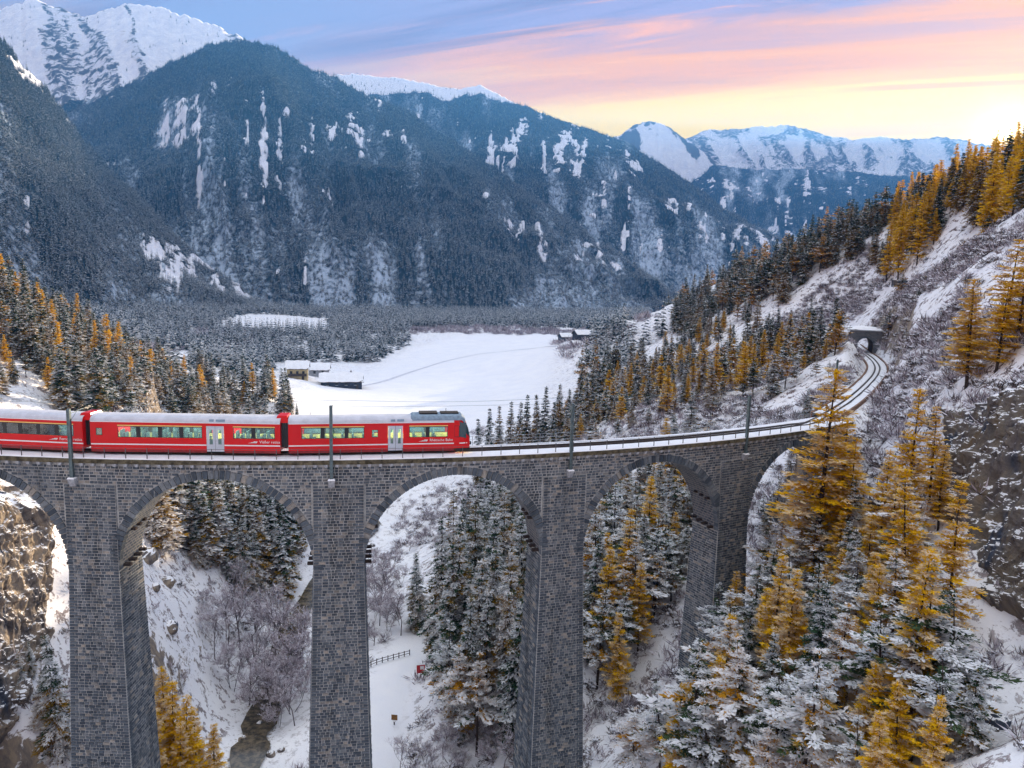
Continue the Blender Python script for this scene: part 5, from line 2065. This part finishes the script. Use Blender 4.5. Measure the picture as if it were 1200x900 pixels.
def grid_points(P, mask, n, r):
    """n random points on a surface grid, in proportion to area and mask"""
    A, B, C_ = P[:-1, :-1], P[:-1, 1:], P[1:, :-1]
    ar = np.linalg.norm(np.cross(B-A, C_-A), axis=-1)*mask[:-1, :-1]
    p = (ar/ar.sum()).reshape(-1)
    k = r.choice(len(p), n, p=p)
    i, j = np.unravel_index(k, ar.shape)
    u, v = r.random(n)[:, None], r.random(n)[:, None]
    return P[i, j]*(1-u)*(1-v)+P[i, j+1]*u*(1-v)+P[i+1, j]*(1-u)*v+P[i+1, j+1]*u*v


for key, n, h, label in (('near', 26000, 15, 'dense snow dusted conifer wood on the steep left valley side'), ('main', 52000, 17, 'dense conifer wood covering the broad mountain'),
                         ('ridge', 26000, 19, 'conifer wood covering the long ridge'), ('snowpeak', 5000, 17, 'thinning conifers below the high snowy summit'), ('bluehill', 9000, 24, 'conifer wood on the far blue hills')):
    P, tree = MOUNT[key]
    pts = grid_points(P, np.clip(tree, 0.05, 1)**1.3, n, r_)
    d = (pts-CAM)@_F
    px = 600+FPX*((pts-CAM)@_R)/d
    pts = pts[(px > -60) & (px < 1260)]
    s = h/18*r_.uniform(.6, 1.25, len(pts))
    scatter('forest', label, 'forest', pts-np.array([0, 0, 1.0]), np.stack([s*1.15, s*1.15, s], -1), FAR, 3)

# infill of the nearer woods with the full tree models
def model_proto(k, src):
    out = []
    for crown, trunk in src[k]:
        a, b = len(crown.vertices), len(trunk.vertices)
        co = np.zeros((a+b)*3, np.float32)
        crown.vertices.foreach_get('co', co[:a*3])
        tmp = np.zeros(b*3, np.float32)
        trunk.vertices.foreach_get('co', tmp)
        co[a*3:] = tmp
        fs = [tuple(p.vertices) for p in crown.polygons]+[tuple(a+i for i in p.vertices) for p in trunk.polygons]
        me = bpy.data.meshes.new('wood_tree')
        me.from_pydata(co.reshape(-1, 3).tolist(), [], fs)
        me.materials.append(crown.materials[0])
        me.materials.append(trunk.materials[0])
        me.polygons.foreach_set('material_index', [0]*len(crown.polygons)+[1]*len(trunk.polygons))
        for nm in ('tone', 'snow', 'gold'):
            v = np.zeros(a+b, np.float32)
            w = np.zeros(a, np.float32)
            crown.attributes[nm].data.foreach_get('value', w)
            v[:a] = w
            me.attributes.new(nm, 'FLOAT', 'POINT').data.foreach_set('value', v)
        out.append(bpy.data.objects.new('wood_tree', me))
    return out


WOOD = {k: model_proto(k, MODEL) for k in 'SPL'}
WOODN = {k: model_proto(k, NEAR) for k in 'SPL'}


def infill(label, where, kinds, n, region, hlo, hhi, seed, sparse=.0, space=3.0):
    r = np.random.default_rng(seed)
    x0, x1, y0, y1 = region['box']
    X, Y = r.uniform(x0, x1, 60000), r.uniform(y0, y1, 60000)
    P = np.stack([X, Y, gz(X, Y)], -1)
    d = (P-CAM)@_F
    qx = 600+FPX*((P-CAM)@_R)/d
    qy = 450-FPX*((P-CAM)@_U)/d
    poly = region['poly']
    ins = np.zeros(len(X), bool)
    j = len(poly)-1
    for i in range(len(poly)):
        (xi, yi), (xj, yj) = poly[i], poly[j]
        ins ^= ((yi > qy) != (yj > qy)) & (qx < (xj-xi)*(qy-yi)/(yj-yi+1e-9)+xi)
        j = i
    ok_ = ins & (d > region['d'][0]) & (d < region['d'][1]) & (fbm(X/22, Y/22, oct=3, seed=seed) > .38+sparse)
    dt_, _ = seg_dist(X, Y, TRACK)
    ok_ &= dt_ > 6
    P = P[ok_]
    got_ = []
    cell = {}
    for p in P:
        c_ = (int(p[0]/space), int(p[1]/space))
        if c_ in cell:
            continue
        cell[c_] = 1
        got_.append(p)
        if len(got_) >= n:
            break
    if not got_:
        print('EMPTY INFILL', label)
        return
    # single trees as long as the kind stays countable, the rest as one wood
    rest, rk = [], set()
    for p in got_:
        k = kinds[int(r.integers(len(kinds)))]
        if COUNT[k] < 298:
            h = r.uniform(hlo, hhi)
            size = 'tall ' if h > HQ[k][1] else 'short ' if h < HQ[k][0] else ''
            plant(k, p[0], p[1], h, size+LOOK[k]+' '+where, GRP[k]+' '+where)
        else:
            rest.append(p)
            rk.add(k)
    if not rest:
        return
    got_ = np.array(rest)
    s = r.uniform(hlo, hhi, len(got_))/18
    protos = [m for k in sorted(rk) for m in (WOODN if region['d'][0] < 105 else WOOD)[k]]
    scatter('forest', label, 'forest', got_-np.array([0, 0, .3]), np.stack([s*1.2, s*1.2, s], -1), protos, seed)


infill('mixed wood filling the foreground slope', 'among the trees below the cliff', 'PSLL', 34, dict(box=(20, 110, -40, 40), poly=[(800, 800), (880, 680), (980, 620), (1080, 680), (1110, 820), (1060, 900), (780, 900)], d=(42, 100)), 6, 13, 67, .0, 3.6)
infill('tall spruce wood right of the snowy path', 'in the tall wood near the snowy path', 'SSSP', 90, dict(box=(0, 70, 20, 180), poly=[(520, 760), (530, 660), (600, 600), (625, 640), (615, 820), (560, 840)], d=(98, 200)), 10, 20, 68, -.05, 3.4)
infill('snowy pine wood on the slope behind the third full arch', 'in the snowy wood behind the third full arch', 'PPSL', 160, dict(box=(20, 110, 30, 150), poly=[(690, 560), (830, 540), (830, 660), (760, 720), (690, 720)], d=(100, 190)), 8, 17, 66, .0, 3.5)
infill('dark spruce wood filling the valley side left of the river', 'in the dark wood on the river bank', 'S', 330, dict(box=(-160, 20, 70, 330), poly=[(150, 560), (360, 560), (360, 640), (300, 670), (220, 660), (170, 640)], d=(120, 300)), 10, 20, 65, .0, 4.0)
infill('mixed wood filling the hillside above the train', 'in the hillside wood above the rear carriages', 'SSSSSSSLP', 420, dict(box=(-220, 0, 40, 260), poly=[(-40, 330), (20, 340), (100, 395), (200, 440), (340, 470), (330, 500), (150, 490), (60, 480), (-40, 480)], d=(110, 300)), 7, 16, 64, -.06, 4.5)
infill('golden larch wood climbing to the ridge below the sun', 'in the golden wood climbing to the ridge', 'LLLS', 200, dict(box=(60, 300, 60, 330), poly=[(1045, 262), (1100, 230), (1205, 200), (1210, 250), (1150, 262), (1100, 285), (1050, 310)], d=(120, 330)), 9, 19, 63, -.05, 4.0)
infill('mixed wood filling the bank beyond the open track', 'deep in the wood beyond the open track', 'SSPL', 170, dict(box=(20, 330, 60, 480), poly=[(640, 520), (680, 440), (760, 400), (840, 372), (960, 400), (1000, 420), (960, 470), (860, 500)], d=(150, 330)), 7, 15, 61, .06, 5.0)
infill('dark spruce wood filling the slope under the ridge', 'in the wood under the ridge', 'SSSP', 330, dict(box=(60, 420, 180, 620), poly=[(780, 372), (850, 330), (900, 298), (960, 286), (1040, 258), (1010, 300), (930, 350), (860, 385), (800, 400)], d=(250, 600)), 9, 18, 62, -.08, 4.5)

# valley woods round the meadow
X_ = r_.uniform(-620, 420, 90000)
Y_ = r_.uniform(250, 1250, 90000)
G_ = gz(X_, Y_)
Pv = np.stack([X_, Y_, G_], -1)
dd = (Pv-CAM)@_F
px = 600+FPX*((Pv-CAM)@_R)/dd
py = 450-FPX*((Pv-CAM)@_U)/dd
mm = meadow_mask(X_, Y_)
dens = fbm(X_/55, Y_/55, oct=3, seed=31)
wob = (fbm(X_/40, Y_/40, oct=3, seed=88)-.5)
clear = ((((px-322)/62)**2+((py-378)/11)**2 < 1+wob*2.4) & (py > 366)) | ((px > 185) & (px < 245) & (py > 412) & (py < 424)) | ((px > 322) & (px < 440) & (py > 425) & (py < 470))
left = (px < 480) & (px > -80) & (dens > .33) & (dd > 300) & ~((px < 185) & (dd < 360))
backrow = (px >= 440) & (px < 760) & (dd > 830) & (dens > .36)
rightw = (px >= 690) & (px < 860) & (dd > 300) & (dd < 720) & (dens > .58)
keep = (mm < .06) & ~clear & (left | backrow | rightw)
pts = Pv[keep][:14000]
s = r_.uniform(.6, 1.1, len(pts))
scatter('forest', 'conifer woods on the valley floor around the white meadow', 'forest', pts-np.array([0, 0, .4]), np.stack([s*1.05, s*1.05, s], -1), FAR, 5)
BARE_P = [proto(shrub_mesh(600+k, False)) for k in range(3)]
edge = (mm < .3) & (((px > 420) & (px < 660) & (dd > 740) & (dd < 860)) | ((px > 150) & (px < 330) & (py > 386) & (py < 412)) | ((px > 640) & (px < 780) & (dd > 420) & (dd < 800) & (dens > .45)))
pts = Pv[edge][:1500]
s = r_.uniform(3, 6.5, len(pts))
scatter('thicket', 'pale frosted thickets along the edges of the meadow', 'thicket', pts, np.stack([s, s, s*.9], -1), BARE_P, 6)
# brush on the slopes
SN_P = [proto(shrub_mesh(640+k, True)) for k in range(4)]
X_ = r_.uniform(-110, 190, 60000)
Y_ = r_.uniform(-55, 210, 60000)
Pv = np.stack([X_, Y_, gz(X_, Y_)], -1)
dd = (Pv-CAM)@_F
px = 600+FPX*((Pv-CAM)@_R)/dd
py = 450-FPX*((Pv-CAM)@_U)/dd
dens = fbm(X_/14, Y_/14, oct=3, seed=41)
dpt, _ = seg_dist(X_, Y_, _path)
drv, _ = seg_dist(X_, Y_, _river)
dtl, _ = seg_dist(X_, Y_, TRACK)
ok = (dd > 25) & (px > -30) & (px < 1230) & (py < 930) & (py > 150) & (dpt > 4.5) & (drv > 5.5) & (dtl > 3.6)
right = (px > 640)
pr_ = np.where(right, sstep(.34, .56, dens)*(.55+.45*sstep(75, 105, X_)), sstep(.45, .62, dens)*.28)
pr_ = np.where((px > 130) & (px < 260) & (py > 600) & (py < 780), pr_*.2, pr_)
k = ok & (r_.random(len(X_)) < pr_)
pts = Pv[k]
m1 = r_.random(len(pts)) < .55
s = r_.uniform(.7, 1.9, len(pts))*(.45+.55*sstep(35, 85, dd[k]))
scatter('brush', 'snow covered brush over the rocky slopes', 'brush', pts[m1], np.stack([s, s, s*r_.uniform(.6, 1.1, len(s))], -1)[m1], SN_P, 7)
scatter('brush', 'leafless frosted brush over the slopes and gorge floor', 'brush', pts[~m1], np.stack([s*1.3, s*1.3, s*1.2], -1)[~m1], BARE_P, 8)
print('TREES', COUNT)

# ------------------------------------------------------------------ buildings
MAT['cream_wall'] = simple('cream_plaster', (.62, .50, .28), .85, .15, var=.12)
MAT['dark_wood'] = simple('dark_timber', (.07, .055, .05), .9, .1, var=.4, scale=2)
MAT['slate_wood'] = simple('weathered_timber', (.05, .06, .085), .9, .1, var=.4, scale=2)
MAT['green_paint'] = simple('green_steel', (.05, .18, .10), .5, .3, var=.15)
MAT['window_dark'] = simple('dark_window', (.02, .025, .03), .2, .5, var=.2)
MAT['wood'] = simple('brown_wood', (.20, .10, .035), .8, .2, var=.35, scale=4)
MAT['sign_red'] = simple('red_board', (.50, .02, .03), .5, .3, var=.1)


def house(name, label, px, py, rz, L, Wd, H, RH, wall, dark=False, balcony=False, wins=3):
    P, d = hit(px, py, 150, 1100)
    root = empty(name, (P[0], P[1], P[2]-.1), rz)
    root.scale = (1.22, 1.22, 1.35) if px < 500 else (.8, .8, .8)
    tag(root, label, name.replace('_', ' '), 'buildings by the meadow')
    wm_ = MB()
    prof = [(-Wd/2, -1), (Wd/2, -1), (Wd/2, H), (0, H+RH), (-Wd/2, H)]
    wm_.add([(x, y, z) for x in (-L/2, L/2) for y, z in prof], [(4, 3, 2, 1, 0), (5, 6, 7, 8, 9), (0, 1, 6, 5), (1, 2, 7, 6), (4, 0, 5, 9)])
    wm_.build('wall', MAT[wall], root)
    ov, th = .9, .38
    for sg in (-1, 1):
        y0, y1 = 0, sg*(Wd/2+ov)
        z0, z1 = H+RH, H-RH*ov/(Wd/2)
        c = [(-L/2-ov, y0, z0), (L/2+ov, y0, z0), (L/2+ov, y1, z1), (-L/2-ov, y1, z1)]
        top = [(x, y, z+.16) for x, y, z in c]
        rf = MB().add(c+top, [(0, 1, 2, 3), (7, 6, 5, 4), (0, 4, 5, 1), (1, 5, 6, 2), (2, 6, 7, 3), (3, 7, 4, 0)]).build('roof', MAT['dark_wood'], root)
        n_ = 9
        rows = []
        for j in range(5):
            f = j/4
            rows.append([(-L/2-ov+(L+2*ov)*k/n_, y0+(y1-y0)*f, z0+(z1-z0)*f+.17+th*(.9+.25*math.sin(k*1.7+j)+(-.8 if k in (0, n_) or j == 4 else 0))) for k in range(n_+1)])
        MB().grid(np.array(rows), 0, sg < 0).build('roof_snow', MAT['snow'], root, True)
    for q in range(wins):
        x = -L/2+L*(q+.7)/(wins+.4)
        o = MB().box((x-.55, -Wd/2-.06, H*.45), (x+.55, -Wd/2+.02, H*.45+1.3)).build('window', MAT['window_dark'], root)
        MB().box((x-.65, -Wd/2-.09, H*.45-.1), (x+.65, -Wd/2-.03, H*.45-.01)).build('sill', MAT['white'], o)
    if balcony:
        MB().box((-L/2+.4, -Wd/2-1.2, H*.28), (L/2-.4, -Wd/2-.02, H*.28+.18)).box((-L/2+.4, -Wd/2-1.2, H*.28+.18), (L/2-.4, -Wd/2-1.1, H*.28+1.1)).build('balcony', MAT['dark_wood'], root)
    MB().box((L*.22, Wd*.12, H+RH*.55), (L*.22+.8, Wd*.12+.8, H+RH+1.1)).build('chimney', MAT['corbel'], root)
    MB().box((L/2-2.6, -Wd/2-.05, -.6), (L/2-1.5, -Wd/2+.02, 1.6)).build('door', MAT['dark_wood'], root)
    return root


house('chalet', 'cream chalet with balcony and snowy roof next to the big barn', 349, 443, .15, 9.0, 8.0, 4.6, 2.3, 'cream_wall', balcony=True)
house('chalet', 'pale chalet half hidden behind the big snowy barn', 374, 441, .12, 9.5, 8.0, 3.6, 2.2, 'corbel', wins=2)
house('barn', 'long dark barn with a broad snow covered roof on the meadow', 400, 453, .16, 18.0, 10.5, 2.9, 2.6, 'slate_wood', wins=4)
house('barn', 'dark timber barn at the far right end of the meadow', 684, 398, .35, 17.0, 9.0, 5.0, 3.0, 'slate_wood', wins=2)
house('barn', 'lower dark barn beside the far right end of the meadow', 664, 399, .3, 13.0, 8.0, 3.8, 2.6, 'slate_wood', wins=2)
house('shed', 'small snow roofed shed below the far barns', 675, 404, .3, 7.0, 5.0, 1.8, 1.5, 'slate_wood', wins=1)
house('barn', 'timber hay barn on the far slope above the meadow', 735, 384, .3, 10.0, 7.0, 3.2, 2.2, 'dark_wood', wins=1)
P, d = hit(422, 445, 150, 1100)
root = empty('container', (P[0], P[1], P[2]), .2)
tag(root, 'green steel container beside the big snowy barn', 'container')
MB().box((-1.7, -1.1, 0), (1.7, 1.1, 2.2)).build('body', MAT['green_paint'], root)
MB().box((-1.75, -1.15, 2.2), (1.75, 1.15, 2.42)).build('snow_cap', MAT['snow'], root)
for q in range(7):
    MB().box((-1.6+q*.48, -1.16, .15), (-1.4+q*.48, -1.101, 2.1)).build('rib', MAT['green_paint'], root)

# ------------------------------------------------------------------ signs and fence by the path
P, d = hit(493, 793)
root = empty('notice_board', tuple(P), .12)
tag(root, 'red notice board on two posts beside the snowy path', 'sign')
for x in (-.55, .55):
    MB().box((x-.06, -.06, -.3), (x+.06, .06, 1.0)).build('post', MAT['dark_wood'], root)
MB().box((-.75, -.09, .75), (.75, -.062, 2.35)).build('board', MAT['sign_red'], root)
MB().box((-.12, -.105, 1.45), (.55, -.091, 2.1)).build('panel', MAT['white'], root)
MB().box((-.8, -.16, 2.35), (.8, .1, 2.47)).build('snow_cap', MAT['snow'], root)
P, d = hit(462, 850)
root = empty('trail_sign', tuple(P), -.2)
tag(root, 'brown wooden trail sign standing in the snow', 'sign')
MB().box((-.08, -.08, -.3), (.08, .08, 1.3)).build('post', MAT['dark_wood'], root)
MB().box((-.45, -.13, 1.0), (.55, -.082, 1.9)).build('board', MAT['wood'], root)
MB().box((-.2, -.15, .7), (.35, -.09, .98)).build('panel', MAT['white'], root)
a, _ = hit(428, 786)
b, _ = hit(480, 768)
root = empty('wooden_fence', tuple((a+b)/2))
tag(root, 'dark wooden rail fence along the snowy path', 'fence')
inv = Matrix.Translation(root.location).inverted()
n_ = 9
pts_ = [a+(b-a)*k/(n_-1) for k in range(n_)]
pts_ = [np.array([p[0], p[1], gz1(p[0], p[1])]) for p in pts_]
for p in pts_:
    o = MB().box((p[0]-.08, p[1]-.08, p[2]-.3), (p[0]+.08, p[1]+.08, p[2]+1.15)).build('post', MAT['dark_wood'], root)
    o.matrix_parent_inverse = inv.copy()
for h in (.5, 1.0):
    o = MB().tube([p+np.array([0, -.1, h]) for p in pts_], .06, 5).build('rail', MAT['dark_wood'], root)
    o.matrix_parent_inverse = inv.copy()

# ------------------------------------------------------------------ boulders and fallen trunks


def boulder_mesh(seed):
    r = np.random.default_rng(seed)
    u, v = np.meshgrid(np.linspace(0, 2*math.pi, 15), np.linspace(-math.pi/2, math.pi/2, 10))
    X, Y, Z = np.cos(u)*np.cos(v), np.sin(u)*np.cos(v), np.sin(v)
    k = .75+.6*np.floor(fbm(X*1.3+5, Y*1.3+seed, Z*1.3, oct=3, seed=seed)*6)/6
    P = np.stack([X*k*1.2, Y*k, Z*k*.8], -1)
    P[:, -1] = P[:, 0]
    return grid_mesh('boulder', P, MAT['rock'], False)


BM = [boulder_mesh(k) for k in range(4)]
for px, py, s, lab in ((200, 737, 2.4, 'tan boulder alone on the snowy scree'), (172, 655, 3.2, 'big tan boulder below the dark spruce stand'), (196, 684, 2.4, 'tan boulder at the top of the snowy scree'), (150, 700, 1.6, 'small tan boulder near the left pier'),
                       (182, 690, 1.5, 'small tan boulder beside a larger one on the scree'), (318, 885, 1.3, 'rounded boulder at the river edge'), (330, 880, 1.0, 'small rounded boulder at the river edge'), (285, 868, 1.2, 'wet boulder on the river bank'), (305, 850, 1.1, 'snowy boulder above the river bank'),
                       (418, 640, 2.0, 'snowy boulder by the sandy river bend'), (436, 640, 1.5, 'small boulder by the sandy river bend'), (1170, 850, 1.4, 'grey boulder on the bright snow patch'), (830, 880, 1.2, 'grey boulder under the foreground pines')):
    P, d = hit(px, py)
    o = put(bpy.data.objects.new('boulder', BM[int(rng.integers(4))]))
    s *= .55
    o.location = (P[0], P[1], P[2]+s*.2)
    o.scale = (s, s, s*1.25)
    o.rotation_euler = (rng.uniform(-.3, .3), rng.uniform(-.3, .3), rng.uniform(0, 6))
    tag(o, lab, 'boulder', 'boulders in the gorge')
for (p0, p1, lab) in (((1000, 880), (1045, 838), 'long fallen trunk under the foreground pines'), ((960, 770), (1040, 735), 'fallen trunk between the foreground larches'), ((1120, 850), (1180, 870), 'fallen trunk on the bright snow patch'), ((1105, 395), (1150, 378), 'leaning dead trunk beside the open larch above the cliff'), ((205, 640), (240, 655), 'fallen trunk on the snowy scree')):
    a, _ = hit(*p0)
    b, _ = hit(*p1)
    v = b-a
    v *= min(1.0, 9/np.linalg.norm(v))
    b = a+v
    mb = MB().tube([a+np.array([0, 0, .3]), a+v*.5+np.array([0, 0, .45]), b+np.array([0, 0, .6])], [.22, .18, .1], 7)
    root = empty('fallen_trunk', tuple(a))
    tag(root, lab, 'log', 'fallen trunks')
    inv = Matrix.Translation(root.location).inverted()
    o = mb.build('trunk', MAT['bark'], root)
    o.matrix_parent_inverse = inv.copy()
    o = MB().tube([a+np.array([0, 0, .45]), a+v*.5+np.array([0, 0, .60]), b+np.array([0, 0, .70])], [.17, .14, .06], 6).build('snow_ridge', MAT['snow'], root)
    o.matrix_parent_inverse = inv.copy()
    for q in range(4):
        m = a+v*(.3+.15*q)+np.array([0, 0, .5])
        o = MB().tube([m, m+np.array([rng.normal(0, .4), rng.normal(0, .4), rng.uniform(.5, 1.1)])], [.05, .015], 4).build('branch', MAT['bark'], root)
        o.matrix_parent_inverse = inv.copy()
P, d = hit(1062, 332, 100, 400)
o = MB().box((-5, -.4, -1.2), (5, .4, .9)).build('terrace_wall', MAT['rock_grey'])
o.location = tuple(P)
o.rotation_euler = (0, 0, .1)
tag(o, 'low dark stone wall on the hillside above the tunnel', 'wall')

# trodden track over the meadow
pts_ = catmull([tuple(hit(a, b, 150, 900)[0]) for a, b in ((425, 452), (470, 440), (520, 424), (570, 414), (620, 409), (655, 406))], 8)
rows = []
for o_ in (-1.3, -.6, 0, .6, 1.3):
    l = offset_line(pts_, o_, 0)
    l[:, 2] = gz(l[:, 0], l[:, 1])+.10-.05*(abs(o_) < 1)
    rows.append(l)
MAT['trodden'] = simple('trodden_snow', (.60, .60, .66), .85, .15, var=.15, scale=.5)
o = MB().grid(np.array(rows), 0, True).build('field_track', MAT['trodden'], None, True)
tag(o, 'trodden track crossing the white meadow', 'track', kind='structure')

# ------------------------------------------------------------------ air
hb = MB().box((-4200, -300, -66), (9500, 10500, 1640))
t = NT('haze')
t.n.remove(t.b)
pv = t.node('ShaderNodeVolumePrincipled', {'Color': HAZE_COLOR, 'Density': HAZE_DENSITY, 'Anisotropy': .15})
t.l.new(pv.outputs[0], t.out.inputs['Volume'])
hz = hb.build('haze', t.mat)
tag(hz, 'thin blue winter haze filling the whole valley', 'haze', kind='stuff')
